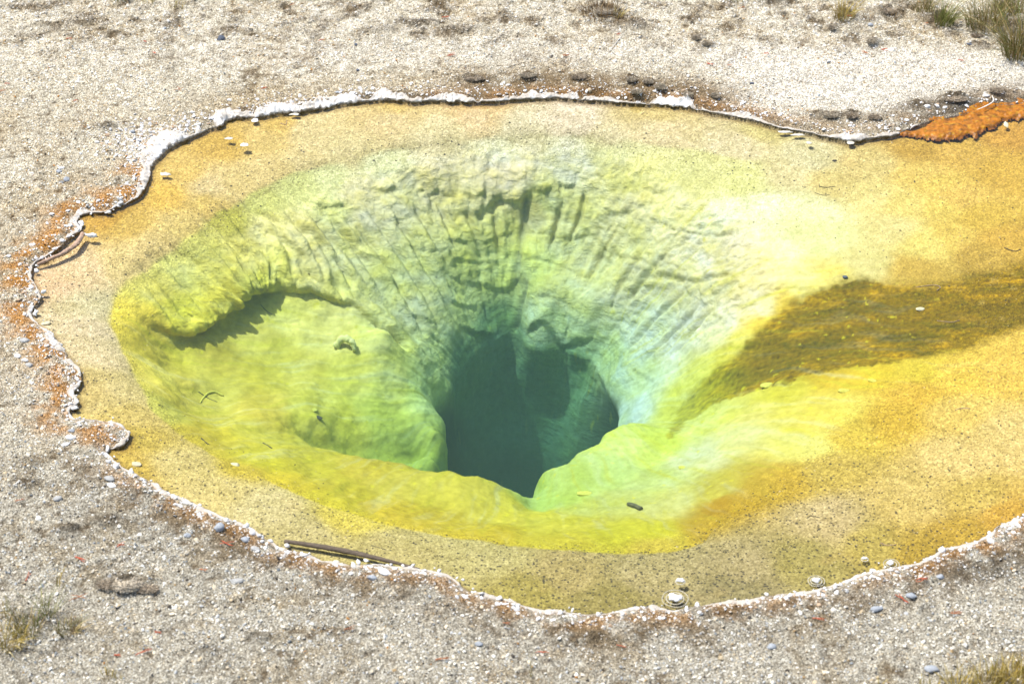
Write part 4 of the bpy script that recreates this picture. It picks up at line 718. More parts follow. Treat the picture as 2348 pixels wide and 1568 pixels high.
# ------------------------------------------------------------------ white mineral crust along the waterline
def crust(name, i0, i1, label):
    n_idx = (i1-i0) % len(SL); u = np.arange(0, n_idx, .45); ii = (i0+u) % len(SL); a = ii.astype(int) % len(SL); b_ = (a+1) % len(SL); f = (ii-ii.astype(int))[:, None]
    P = SL[a]*(1-f)+SL[b_]*f; Nn = nrm[a]; s1 = (i0+u)*.006; K_ = 15
    wk = np.ones(15)/15; wsm = np.convolve(np.pad(P[:, 2], 7, 'edge'), wk, 'valid')*.01; hsm = np.convolve(np.pad(P[:, 3], 7, 'edge'), wk, 'valid')*.01
    Nn = np.stack([np.convolve(np.pad(Nn[:, j], 7, 'edge'), wk, 'valid') for j in (0, 1)], 1); Nn /= np.linalg.norm(Nn, axis=1)[:, None]
    brk_ = sm(-.38, -.12, fbm(s1*9, s1*0+11, o=2))*sm(.003, .008, wsm)
    thin = np.where(wsm < .035, np.clip(.75+1.9*fbm(s1*6, s1*0+21, o=2), .10, 1.9), np.clip(.75+1.9*fbm(s1*5, s1*0+33, o=2), .15, 1.4))
    wv = np.maximum(.85*wsm*thin*(1+.9*fbm(s1*13, s1*0+1, o=3))*brk_, .0008); hv = np.maximum(.62*hsm*(.35+.65*thin)*(1+.9*fbm(s1*9, s1*0+2, o=2))*brk_, .0)
    ev = (.002+.012*np.abs(noise(s1*16, s1*0+5))+.006*np.clip(noise(s1*45, s1*0+6), 0, 1))*np.clip(wv/.03, .35, 1.5)
    t = np.linspace(0, 1, K_)
    off = wv[:, None]*(1-t*1.0)[None]*np.where(t < .8, 1, 1)-(ev[:, None]*sm(.35, .85, t)[None])
    off[:, -2:] += np.array([.002, .010])
    prof = np.array([-.35, .0, .25, .42, .55, .68, .8, .92, 1., 1.02, .97, .85, .6, .2, -.5])
    gz0 = ground_z(P[:, 0]+Nn[:, 0]*wv, P[:, 1]+Nn[:, 1]*wv)
    basez = gz0[:, None]*(1-sm(.1, .8, t))[None]+.005*sm(.1, .8, t)[None]
    Z_ = basez+hv[:, None]*prof[None]-(1-brk_)[:, None]*.01
    X_ = P[:, :1]+Nn[:, :1]*off; Y_ = P[:, 1:2]+Nn[:, 1:2]*off
    wide = np.clip(wv/.05, .25, 1.3)[:, None]
    q_ = fbm(X_*55, Y_*55, Z_*55, o=3); q2 = np.abs(noise(X_*38, Y_*38, Z_*38)); mask = sm(0, .15, t)[None]
    Z_ = Z_+mask*wide*(.010*q_+.013*(q2-.2)*np.clip(hv/.012, 0, 1)[:, None]); X_ = X_+.003*wide*fbm(X_*60, Y_*60+9, o=2)*mask; Y_ = Y_+.003*wide*fbm(X_*60+5, Y_*60, o=2)*mask
    nn, V = len(u), np.stack([X_, Y_, Z_], -1).reshape(-1, 3)
    i = np.arange(nn-1)[:, None]*K_+np.arange(K_-1)[None]; F = np.stack([i, i+1, i+K_+1, i+K_], -1).reshape(-1, 4)
    good = ((brk_[:-1]+brk_[1:]) > .15)[:, None]*np.ones(K_-1, bool)[None]; F = F[good.ravel()]
    c_ = np.array([.78, .77, .75])*(.72+.28*sm(.02, .05, wv))[:, None, None]*np.ones((nn, K_, 3)); dirt = sm(.0, .45, q_+.3*(1-t)[None]+.45*noise(X_*9, Y_*9)+.34*(1-sm(.03, .06, wv))[:, None]); c_ = c_*(1-.7*dirt[..., None])+np.array([.42, .36, .28])*.7*dirt[..., None]
    og = sm(.35, .0, t)[None]*sm(.0, .3, noise(X_*14, Y_*14+3)); c_ = c_*(1-.6*og[..., None])+org*.6*og[..., None]
    edge = sm(.88, 1, t)[None, :, None]; c_ = c_*(1-.8*edge)+np.array([.18, .11, .04])*.8*edge
    used = np.unique(F); mp_ = np.full(len(V), -1); mp_[used] = np.arange(len(used))
    o = mesh_np(name, V[used], mp_[F], CRUST, attrs={'tint': ('FLOAT_COLOR', rgba(c_.reshape(-1, 3)[used]))})
    return tag(o, label, 'mineral crust')
CRUST = grain_mat('crust_material'); CRUST.node_tree.nodes['Principled BSDF'].inputs['Roughness'].default_value = .6
def nearest(px_, py_):
    x_, y_ = at(px_, py_, 0.); return int(np.argmin((SL[:, 0]-x_)**2+(SL[:, 1]-y_)**2))
i_r, i_l, i_b, i_e = nearest(2110, 288), nearest(342, 424), nearest(240, 1028), nearest(2440, 1140)
crust('mineral_crust', i_r, i_l, 'broad crinkled white crust along the far bank of the pool')
crust('mineral_crust', i_l, i_b, 'thin wavy white crust ridge beside the rusty orange left bank')
crust('mineral_crust', i_b, i_e, 'lumpy white crust rim along the near bank with the grey stick against it')
# white chips broken off the crust
rs = np.random.RandomState(41); q_ = rs.randint(0, len(SL), 7000); d_ = np.abs(rs.normal(0, 1, 7000))*.035+.01
farp = sm(600, 300, project(SL[q_, 0], SL[q_, 1], 0*q_)[1])
d_ = d_*(1+.6*farp); x = SL[q_, 0]+nrm[q_, 0]*d_+rs.normal(0, .006, 7000); y = SL[q_, 1]+nrm[q_, 1]*d_+rs.normal(0, .006, 7000)
v, a, b_ = in_view(x, y); wq = SL[q_, 2]; v &= (bil(full, x, y) < -.004) & (rs.uniform(0, 1, 7000) < .25+.08*wq)
e1 = at(rs.normal(355, 60, 900), rs.normal(335, 26, 900)); x = np.concatenate([x[v], e1[0]]); y = np.concatenate([y[v], e1[1]])
ok = bil(full, x, y) < -.004; x, y = x[ok], y[ok]; r = np.clip(.0042*np.exp(rs.normal(0, .45, len(x))), .002, .011)
c = np.array([.80, .79, .78])*rs.uniform(.7, 1.05, (len(x), 1)); tn_ = rs.uniform(0, 1, len(x)) < .18; c[tn_] *= np.array([.62, .45, .3])
g4 = grains('crust_chips', x, y, r, c, (ICO_V, ICO_F), squash=(.25, .6), seed=9, zoff=.4)
nk = 300; qk = rs.randint(min(i_l, i_e), max(i_l, i_e), nk) if i_l < i_e else (i_l+rs.randint(0, (i_e-i_l) % len(SL), nk)) % len(SL); dk = rs.normal(.008, .014, nk)
kx, ky = SL[qk, 0]+nrm[qk, 0]*dk, SL[qk, 1]+nrm[qk, 1]*dk; kz = np.maximum(ground_z(kx, ky), 0)+.003
kn = grains('crust_knobs', kx, ky, np.clip(.0052*np.exp(rs.normal(0, .45, nk)), .0025, .013), np.array([.80, .79, .77])*rs.uniform(.75, 1.04, (nk, 1)), ico(1), squash=(.4, .8), seed=12, zoff=.2, zfun=lambda x, y: kz)
kn.data.polygons.foreach_set('use_smooth', np.ones(len(kn.data.polygons), bool)); tag(kn, 'small rounded white lumps of mineral beaded along the left and near rims', 'mineral lumps', kind='stuff')
tag(g4, 'small white flakes and chips of mineral crust scattered along the banks', 'mineral chips', kind='stuff')
# ------------------------------------------------------------------ single things
def spot(px_, py_):
    x_, y_, z_ = surf_at(np.array([float(px_)]), np.array([float(py_)])); return np.array([x_[0], y_[0], float(ground_z(x_, y_)[0])])
SC = 4.0/2348*DIST/8.33                                   # metres per picture unit across the view
M_slate = simple_mat('slate_stone', (.05, .06, .08), (.13, .15, .19), 220, .7)
M_blue = simple_mat('blue_grey_stone', (.21, .235, .265), (.40, .42, .44), 260, .75)
M_grey = simple_mat('grey_stone', (.26, .26, .25), (.44, .44, .42), 260, .8)
M_white = simple_mat('white_stone', (.58, .57, .54), (.82, .82, .80), 180, .7)
M_yel = simple_mat('mat_covered_stone', (.55, .50, .05), (.68, .64, .14), 140, .85)
M_cream = simple_mat('cream_stone', (.52, .47, .30), (.70, .66, .48), 150, .85)
M_dark = simple_mat('dark_stone', (.03, .028, .02), (.09, .08, .05), 200, .8)
def pebble(px_, py_, wpx, hpx, mat, label, name='pebble', cat='pebble', group=None, lift=.3, seed=None, flat=None, src=None):
    p = spot(px_, py_); a = wpx*SC/2; c_ = (hpx*SC/2)*(.75 if flat is None else flat); seed = seed if seed is not None else int(px_*7+py_)
    V, F = rock_shape(seed, a*1.05, max(hpx*SC/2*1.15, a*.6), c_, rough=.25, src=src)
    rz = (seed % 17)/17*.9-.45; V = V@np.array(Matrix.Rotation(rz, 3, 'Z')).T
    o = mesh_np(name, V, F, mat, smooth=True); o.location = (p[0], p[1], p[2]+c_*lift); return tag(o, label, cat, group)
ICO2 = ico(2)
PB = [(506, 90, 24, 20, M_slate, 'dark slate stone alone on the upper left gravel, largest dark pebble there'),
 (152, 413, 18, 15, M_blue, 'blue grey pebble, lowest of the cluster of four left of the far crust'),
 (136, 397, 17, 13, M_blue, 'pale blue grey pebble, leftmost of the cluster of four on the left gravel'),
 (141, 386, 16, 10, M_white, 'white pebble, topmost of the cluster of four on the left gravel'),
 (141, 421, 13, 9, M_grey, 'small grey pebble at the foot of the cluster of four'),
 (304, 307, 15, 10, M_blue, 'blue grey pebble above the widest white stretch of crust'),
 (224, 328, 15, 8, M_white, 'flat white pebble left of the widest white stretch of crust'),
 (318, 326, 12, 11, M_white, 'round white pebble just right of the pale blue one over the crust'),
 (776, 214, 17, 8, M_blue, 'flat blue grey pebble above the far crust, upper middle left'),
 (526, 231, 15, 8, M_white, 'white pebble on gravel just above the far left crust'),
 (378, 69, 12, 9, M_blue, 'light blue grey pebble high on the upper left gravel'),
 (820, 162, 10, 8, M_slate, 'small dark pebble on the far gravel left of the brown lumps'),
 (816, 105, 9, 9, M_slate, 'tiny dark pebble in the pale band of far gravel'),
 (57, 783, 24, 15, M_grey, 'large flat grey pebble beside the left orange bank'),
 (72, 563, 20, 9, M_white, 'long white pebble above the left bank driftwood'),
 (20, 590, 12, 9, M_white, 'small white pebble at the left edge below the driftwood'),
 (67, 840, 19, 13, M_grey, 'light grey rounded pebble, lowest of three beside the orange bank'),
 (57, 829, 17, 10, M_white, 'pale pebble in the middle of three beside the orange bank'),
 (41, 820, 16, 11, M_white, 'white pebble, uppermost of three beside the orange bank'),
 (73, 881, 11, 9, M_white, 'white pebble on gravel left of the ridge bend'),
 (163, 1007, 22, 14, M_white, 'bright white pebble below the orange spur of the left bank'),
 (163, 988, 16, 10, M_blue, 'blue grey pebble between the orange spur and the white pebble'),
 (150, 1022, 22, 8, M_white, 'flat white pebble lying under the brighter white one'),
 (251, 1101, 24, 13, M_grey, 'wide grey pebble behind the near left crust'),
 (256, 1115, 22, 9, M_white, 'flat white chip under the wide grey pebble'),
 (502, 1212, 24, 20, M_blue, 'upright blue grey pebble touching the near crust bend'),
 (562, 1242, 18, 14, M_blue, 'rounded blue grey pebble in the orange mat behind the near crust'),
 (585, 1260, 20, 10, M_grey, 'grey pebble below the rounded blue one near the stick'),
 (542, 1333, 28, 14, M_grey, 'flat grey pebble on the near gravel below the stick'),
 (430, 1229, 14, 12, M_blue, 'blue pebble on the near left gravel behind the crust'),
 (134, 1148, 24, 13, M_grey, 'grey pebble on the lower left gravel under the crust corner'),
 (881, 1313, 26, 15, M_white, 'smooth white pebble behind the near crust, right of the stick tip'),
 (771, 1293, 18, 13, M_white, 'round white pebble set in the crust beside the stick'),
 (853, 1325, 20, 12, M_blue, 'bluish pebble in orange mat left of the smooth white pebble'),
 (1098, 1478, 16, 12, M_blue, 'blue grey pebble in the middle of the near gravel'),
 (2088, 1371, 22, 15, M_blue, 'blue grey pebble at the foot of the near right bank'),
 (2010, 1398, 26, 13, M_blue, 'wide blue grey pebble on the near gravel, right of centre'),
 (2155, 1325, 15, 11, M_blue, 'small blue pebble in the dark damp patch on the right'),
 (2136, 1538, 28, 19, M_blue, 'big pale blue pebble beside the yellow grass at lower right'),
 (1768, 1486, 18, 13, M_blue, 'blue pebble on the near right gravel below the crust'),
 (1996, 59, 16, 12, M_blue, 'blue grey pebble among the brown tufts at upper right'),
 (2222, 104, 16, 10, M_slate, 'dark pebble left of the big upper right grass tuft'),
 (1724, 194, 13, 8, M_slate, 'dark pebble on the white gravel right of the brown lumps'),
 (1900, 145, 13, 6, M_slate, 'small dark pebble on the far white gravel slope'),
 (2126, 248, 17, 13, M_white, 'pale rounded stone on the dark ledge left of the orange mat'),
 (2167, 249, 15, 10, M_white, 'pale stone in the dark ledge nearer the orange mat'),
 (2262, 225, 22, 11, M_white, 'white stone on top of the dark ledge over the orange mat')]
for (a1, a2, a3, a4, mt, lb) in PB: pebble(a1, a2, a3, a4, mt, lb, group='pebbles on the gravel', src=ICO2)
UW = [(57+48, 743, 22, 13, M_cream, 'tan pebble under water beside the left ridge', 'submerged_pebble'),
 (1913, 371, 13, 8, M_dark, 'dark brown pebble under shallow water near the right bank', 'submerged_pebble'),
 (1937, 640, 14, 9, M_slate, 'black pebble at the top edge of the brown slope under water', 'submerged_pebble'),
 (2110, 711, 22, 9, M_cream, 'pale oval pebble lying on the dark brown slope', 'submerged_pebble'),
 (1760, 884, 34, 14, M_yel, 'flat yellow stone just below the dark brown slope', 'submerged_stone'),
 (1935, 898, 26, 13, M_yel, 'rounded yellow stone right of the flat one below the slope', 'submerged_stone'),
 (2000, 875, 22, 9, M_yel, 'small yellow stone farthest right below the brown slope', 'submerged_stone'),
 (1565, 1071, 22, 9, M_yel, 'yellow stone on the pale green near slope', 'submerged_stone'),
 (1340, 1134, 34, 11, M_yel, 'long yellow lump above the dark wood stub on the near slope', 'submerged_stone'),
 (540, 1068, 24, 12, M_cream, 'cream flat stone under water on the near left shelf', 'submerged_stone'),
 (312, 1065, 26, 12, M_cream, 'cream stone under water below the orange spur', 'submerged_stone'),
 (720, 940, 16, 12, M_yel, 'yellow nub on the edge of the green hollow', 'submerged_stone'),
 (730, 960, 20, 8, M_dark, 'dark chip lodged in the green hollow', 'submerged_pebble')]
for (a1, a2, a3, a4, mt, lb, nm) in UW: pebble(a1, a2, a3, a4, mt, lb, name=nm, cat='stone' if 'stone' in nm else 'pebble', group='stones under water', src=ICO2, flat=.6)
# floating white flakes near the far bank
def flake(px_, py_, wpx, hpx, label, mat=M_white, z=.002, seed=0, tilt=0):
    x_, y_ = at(px_, py_, z); r = np.random.RandomState(seed+int(px_)); k = 22; th_ = np.arange(k)/k*2*math.pi
    rad = 1+.28*np.array([noise(np.array([math.cos(t)*1.5+seed]), np.array([math.sin(t)*1.5]))[0] for t in th_])*2
    ring = np.stack([np.cos(th_)*rad*wpx*SC/2, np.sin(th_)*rad*hpx*SC/2/math.sin(PITCH), th_*0], 1)
    t_ = .0011; V = np.concatenate([ring*.94+[0, 0, t_], ring, ring*.9-[0, 0, t_], [[0, 0, t_*1.6]], [[0, 0, -t_]]])
    j = np.arange(k); j2 = (j+1) % k
    F = np.concatenate([np.stack([j+k, j2+k, j2], 1), np.stack([j+k, j2, j], 1), np.stack([j+2*k, j2+2*k, j2+k], 1), np.stack([j+2*k, j2+k, j+k], 1), np.stack([j, j2, j*0+3*k], 1), np.stack([j2+2*k, j+2*k, j*0+3*k+1], 1)])
    V[:, 2] += .0012*noise(V[:, 0]*160, V[:, 1]*160)
    o = mesh_np('crust_flake', V, F, mat); o.location = (float(x_), float(y_), z+.0012); o.rotation_euler = (tilt, tilt*.5, 0)
    return tag(o, label, 'crust flake', 'crust flakes floating in the pool')
M_wet = simple_mat('wet_crust', (.42, .40, .33), (.62, .60, .52), 120, .35, spec=.5)
flake(585, 277, 22, 11, 'bright white flake floating tight against the far left crust')
flake(561, 333, 26, 9, 'white boot shaped flake afloat off the far left bank')
flake(526, 318, 22, 7, 'thin grey flake floating just left of the white boot shaped one', M_wet, seed=4)
flake(378, 400, 26, 9, 'grey double flake floating beside the leftmost part of far crust', M_wet, seed=7, tilt=.12)
flake(676, 263, 30, 6, 'long thin pale flake afloat under the far crust', M_wet, seed=9)
flake(1950, 328, 24, 9, 'pale translucent flake at the tip of the far right crust', M_wet, seed=3)
flake(1855, 328, 14, 8, 'small round flake floating left of the far right crust tip', M_wet, seed=5)
flake(1800, 303, 40, 7, 'long translucent flake under the far right bank', M_wet, seed=6)
flake(1830, 310, 34, 7, 'second long translucent flake, nearer the crust tip', M_wet, seed=8)
flake(2307, 287, 14, 12, 'pale curled leaf shaped flake right of the orange mat', M_cream, seed=2, tilt=.3)
# knobs of crust standing in rings of the near water
M_ring = simple_mat('crust_ring', (.30, .26, .16), (.55, .52, .42), 160, .35, spec=.5)
def ring_knob(px_, py_, wpx, label, rings=2):
    x_, y_ = at(px_, py_, .002); r = wpx*SC/2; t = empty('ringed_mineral_lump', (float(x_), float(y_), 0), label, 'mineral lump', 'white mineral lumps in the near water')
    m = MB(); rr_ = np.random.RandomState(int(px_))
    for q in range(5):
        V, F = rock_shape(int(px_)+q, r*.26, r*.24, r*.20, src=ICO2); a = rr_.uniform(0, 6.3); d = r*.28*(q > 0)
        m.add(V+[math.cos(a)*d, math.sin(a)*d*.8, .003+r*.08], F)
    m.build('lump', M_white, t)
    for q in range(rings):
        th_ = np.linspace(0, 2*math.pi, 41); rad = r*(.62+.30*q)*(1+.06*noise(np.cos(th_)*1.2+q*3, np.sin(th_)*1.2+px_))
        V, F = tube(np.stack([np.cos(th_)*rad, np.sin(th_)*rad*.95, th_*0+.0005], 1), .0022 if q == 0 else .0016, 6, flat=.7, cap=False)
        mm_ = MB(); mm_.add(V, F); mm_.build('ring', M_ring, t)
ring_knob(1548, 1371, 56, 'largest white knob ringed by ripples of crust, near bank'); ring_knob(1872, 1331, 36, 'middle sized white knob with rings left of the right bank bend')
ring_knob(1983, 1281, 22, 'small ringed knob farthest out in the near right water', 1); ring_knob(2044, 1292, 34, 'flat ringed knob closest to the right bank'); ring_knob(1560, 1332, 30, 'low pale knob just above the largest ringed one', 1)
# driftwood
M_stick = simple_mat('weathered_wood', (.065, .048, .032), (.18, .14, .10), 40, .75, .8, stretch=(1, 8, 8), bdist=.004)
M_bark = simple_mat('pinkish_wood', (.26, .16, .10), (.50, .36, .27), 90, .8, .7, bdist=.003)
def path3(pts, z): 
    P_ = [(*map(float, at(a, b_, zz_)), zz_) for (a, b_), zz_ in zip(pts, z if hasattr(z, '__len__') else [z]*len(pts))]; return np.array(P_)
def wood(name, pts, z, rad, mat, label, cat='stick', k=8, lump=.25, n=30, parts=None, flat=.8):
    P_ = smooth_path(path3(pts, z), n); V, F = tube(P_, np.interp(np.linspace(0, 1, n), np.linspace(0, 1, len(rad)), rad), k, lump, seed=len(label), flat=flat)
    c_ = P_[n//2]; o = mesh_np(name, V-c_, F, mat); o.location = c_; return tag(o, label, cat)
wood('weathered_stick', [(652, 1240), (730, 1252), (800, 1265), (880, 1283), (962, 1304)], [.008, .006, .004, .004, .003], [.007, .0105, .011, .008, .004], M_stick, 'long grey brown stick lying in the water along the near crust', n=40, lump=.15)
bt = empty('driftwood_branch', (*spot(150, 575)[:2], .01), 'gnarled pinkish branch lying across the left water edge', 'branch')
def add_part(name, pts, z, rad, mat, parent, n=24, lump=.3, k=8):
    P_ = smooth_path(path3(pts, z), n); V, F = tube(P_, np.interp(np.linspace(0, 1, n), np.linspace(0, 1, len(rad)), rad), k, lump, seed=n+len(name)); V = V-np.array(parent.location)
    return mesh_np(name, V, F, mat, parent=parent)
add_part('stem', [(86, 606), (120, 592), (150, 578), (170, 565), (182, 550), (190, 535)], [.008, .010, .010, .012, .014, .018], [.006, .008, .010, .010, .011, .008], M_bark, bt, 36, .4)
add_part('fork', [(178, 562), (186, 548), (192, 536)], [.012, .015, .02], [.006, .006, .005], M_bark, bt, 12)
p_ = np.array(at(211, 540, .014)); V, F = rock_shape(5, .020, .014, .010, src=ICO2); mesh_np('knot', V+[p_[0]-bt.location[0], p_[1]-bt.location[1], .004], F, M_white, parent=bt)
add_part('branchlet', [(190, 536), (200, 539), (210, 541)], [.016, .016, .015], [.005, .005, .006], M_white, bt, 10)
wood('bleached_twig', [(1397, 118), (1413, 98), (1431, 76)], [.032, .034, .035], [.0015, .0022, .0015], simple_mat('bleached_wood', (.5, .47, .42), (.7, .67, .6), 90), 'straight bleached twig lying on the far gravel below the brown grass', 'twig', 6, .1, 10)
wood('bleached_twig', [(2240, 252), (2262, 243), (2278, 232), (2275, 220)], [.022, .03, .035, .035], [.002, .003, .003, .002], simple_mat('bleached_wood_pale', (.6, .52, .44), (.78, .74, .68), 90), 'pale bent twig on the dark ledge over the orange mat', 'twig', 6, .2, 12)
for nm, pts, rad, mt, lb in [('submerged_twig', [(459, 927), (466, 912), (478, 902), (494, 897), (512, 904)], [.003, .004, .004, .003], M_yel, 'yellow coated forked twig lying in the left basin'),
  ('submerged_needle', [(455, 898), (480, 912), (498, 920)], [.0014, .0014], M_dark, 'dark needle crossing under the yellow coated twig'),
  ('wood_stub', [(1440, 1160), (1455, 1165), (1470, 1170)], [.008, .009, .009], simple_mat('olive_wood', (.06, .06, .03), (.17, .16, .09), 80), 'short dark wood stub on the pale near slope'),
  ('submerged_needle', [(603, 1021), (614, 1027), (624, 1032)], [.0035, .002], M_dark, 'thick dark needle on the yellow near left slope'),
  ('submerged_needle', [(462, 1008), (474, 1018), (482, 1022)], [.003, .002], M_dark, 'short dark needle on the near left shelf edge'),
  ('submerged_needle', [(598, 706), (612, 718), (624, 724)], [.0016, .0016], M_dark, 'thin dark needle under the left ledge'),
  ('submerged_needle', [(2190, 941), (2205, 936), (2224, 938)], [.0016, .0016], M_bark, 'reddish needle on the tan shelf at the right'),
  ('submerged_needle', [(2100, 662), (2140, 655), (2156, 660), (2148, 668)], [.0014, .0016], M_bark, 'hooked reddish needle above the dark brown slope'),
  ('submerged_needle', [(1878, 429), (1895, 431), (1915, 429)], [.0016, .0014], M_dark, 'upper of two needles under water right of the pale wall'),
  ('submerged_needle', [(1868, 444), (1885, 450), (1902, 450)], [.0012, .0012], M_dark, 'lower of two needles under water right of the pale wall'),
  ('submerged_needle', [(2148, 738), (2180, 742), (2200, 736)], [.0014, .0014], M_bark, 'curved needle low on the dark brown slope'),
  ('submerged_needle', [(642, 283), (655, 288), (658, 277)], [.0014, .0014], M_bark, 'curled red needle under water below the far left crust'),
  ('submerged_needle', [(1850, 1190), (1862, 1184), (1880, 1188)], [.0012, .0014], M_dark, 'fine dark needle on the speckled near right shelf'),
  ('submerged_needle', [(2018, 1246), (2035, 1252), (2056, 1250)], [.0014, .0014], M_bark, 'red brown needle under water above the ringed knobs'),
  ('submerged_needle', [(850, 1250), (870, 1256), (884, 1262)], [.0012, .0014], M_dark, 'thin dark needle on the shelf above the stick'),
  ('submerged_needle', [(2302, 570), (2325, 578), (2340, 574)], [.0016, .0014], M_dark, 'dark needle at the right edge of the amber shelf')]:
    Z0 = [spot(a, b_) for a, b_ in pts]; rmax = max(rad)
    P_ = np.array([(q[0], q[1], q[2]+rmax*.8) for q in Z0]); P_ = smooth_path(P_, 14)
    V, F = tube(P_, np.interp(np.linspace(0, 1, 14), np.linspace(0, 1, len(rad)), rad), 6, .2, seed=len(lb)); c_ = P_[7]; o = mesh_np(nm, V-c_, F, mt); o.location = c_
    tag(o, lb, 'twig' if 'twig' in nm else ('wood stub' if 'stub' in nm else 'needle'), 'needles under water' if 'needle' in nm else None)
# yellow arch of mineral on the left floor
q0 = spot(800, 800); P_ = smooth_path(np.array([(-.055, .0, .0), (-.03, .015, .03), (.0, .01, .034), (.02, -.005, .02), (.026, -.02, -.005)])+q0, 26)
V, F = tube(P_, np.interp(np.linspace(0, 1, 26), [0, .3, .7, 1], [.014, .017, .014, .008]), 10, .5, seed=4); o = mesh_np('mineral_arch', V-q0, F, simple_mat('pale_yellow_mineral', (.66, .62, .20), (.76, .72, .36), 60, .85)); o.location = q0
tag(o, 'small yellow arch of mineral standing on the left wall above the throat', 'mineral arch')
# fallen red needles
M_red = simple_mat('red_needle', (.35, .045, .02), (.55, .12, .04), 60, .6); M_rust = simple_mat('rust_needle', (.30, .09, .03), (.45, .17, .06), 60, .6)
ND = [(46, 1150, 34, 'below the bare corner of the near left crust'), (185, 1285, 44, 'long, left of the big dark mound'), (65, 1326, 26, 'upright, above the lower left grass'), (181, 1372, 42, 'right of the lower left grass'), (522, 1252, 36, 'beside the near crust bend'), (278, 1255, 24, 'short, upper near left gravel'),
 (467, 1311, 22, 'small and dark, right of the dark mound'), (330, 1500, 38, 'low on the near left gravel'), (270, 1507, 20, 'small, at the lower left'), (802, 1448, 32, 'on gravel below the stick tip'), (363, 1455, 20, 'faint pink, near the lower left'), (1244, 1500, 30, 'dark red, on the centre near gravel'), (1014, 1515, 32, 'orange red, at the bottom centre'),
 (1425, 1485, 24, 'pale orange, right of bottom centre'), (2068, 1376, 36, 'forked, at the foot of the right bank'), (2192, 1409, 26, 'on the lower right gravel'), (1876, 1424, 34, 'dark, below the near crust'), (2113, 1333, 34, 'in the dark damp patch'), (1162, 1432, 18, 'just below the near crust lowest point'),
 (159, 93, 26, 'on the upper left gravel'), (333, 100, 18, 'right of the upper left tuft'), (411, 209, 30, 'dark, above the far left crust'), (606, 207, 26, 'above the far crust bulge'), (17, 196, 26, 'at the left edge, upper'), (7, 213, 22, 'at the left edge, lower'), (354, 126, 20, 'bright, upper left'), (174, 235, 20, 'left of the brown hollow'),
 (670, 15, 24, 'at the top left of centre'), (737, 96, 20, 'orange, upper gravel left of centre'), (1022, 46, 28, 'on the lumpy soil at top centre'), (1298, 133, 28, 'in the pale band of far gravel'), (1035, 130, 28, 'faint, below the lumpy top soil'), (1418, 85, 18, 'crossing the bleached twig'), (1702, 20, 22, 'at the top right of centre'),
 (2028, 118, 26, 'bright, right of the moss tufts'), (1757, 126, 20, 'on the upper right white gravel'), (1983, 125, 30, 'left of the bright one'), (1628, 150, 26, 'left part of the white gravel'), (1948, 43, 24, 'beside the brown grass'), (2124, 57, 16, 'under the green grass'), (2202, 143, 24, 'below the dark pebble'), (2324, 133, 34, 'under the big right grass'), (1672, 154, 16, 'tiny, on white gravel'), (62, 430, 0, '')]
for i, (a1, a2, L_, lb) in enumerate(ND):
    if not L_: continue
    r = np.random.RandomState(i+70); m = MB(); c_ = spot(a1, a2); a0 = r.uniform(-.7, .5); ln = max(.024, L_*SC*.95)
    if 'upright' in lb: a0 = 1.4
    for q in range(r.choice([2, 3])):
        a = a0+r.normal(0, .28); l_ = ln*r.uniform(.6, 1); d = np.array([math.cos(a), math.sin(a)*1.2]); bend = r.normal(0, .18)*l_; hgt = r.uniform(.001, .008)
        t = np.linspace(-.5, .5, 7); X_ = d[0]*t*l_-d[1]*bend*(1-4*t*t)*.5; Y_ = d[1]*t*l_+d[0]*bend*(1-4*t*t)*.5
        Z_ = ground_z(c_[0]+X_, c_[1]+Y_)-c_[2]; Z_ = np.maximum(Z_, np.linspace(Z_[0], Z_[-1], 7))+.005+hgt*(t+.5)
        V, F = tube(np.stack([X_, Y_, Z_], 1), np.array([.0006, .0011, .0012, .0012, .0011, .001, .0005]), 5); m.add(V, F)
    o = m.build('pine_needles', M_red if i % 3 else M_rust); o.location = c_; tag(o, 'sprig of fallen red needles, '+lb, 'pine needles', 'fallen red needles on the gravel')
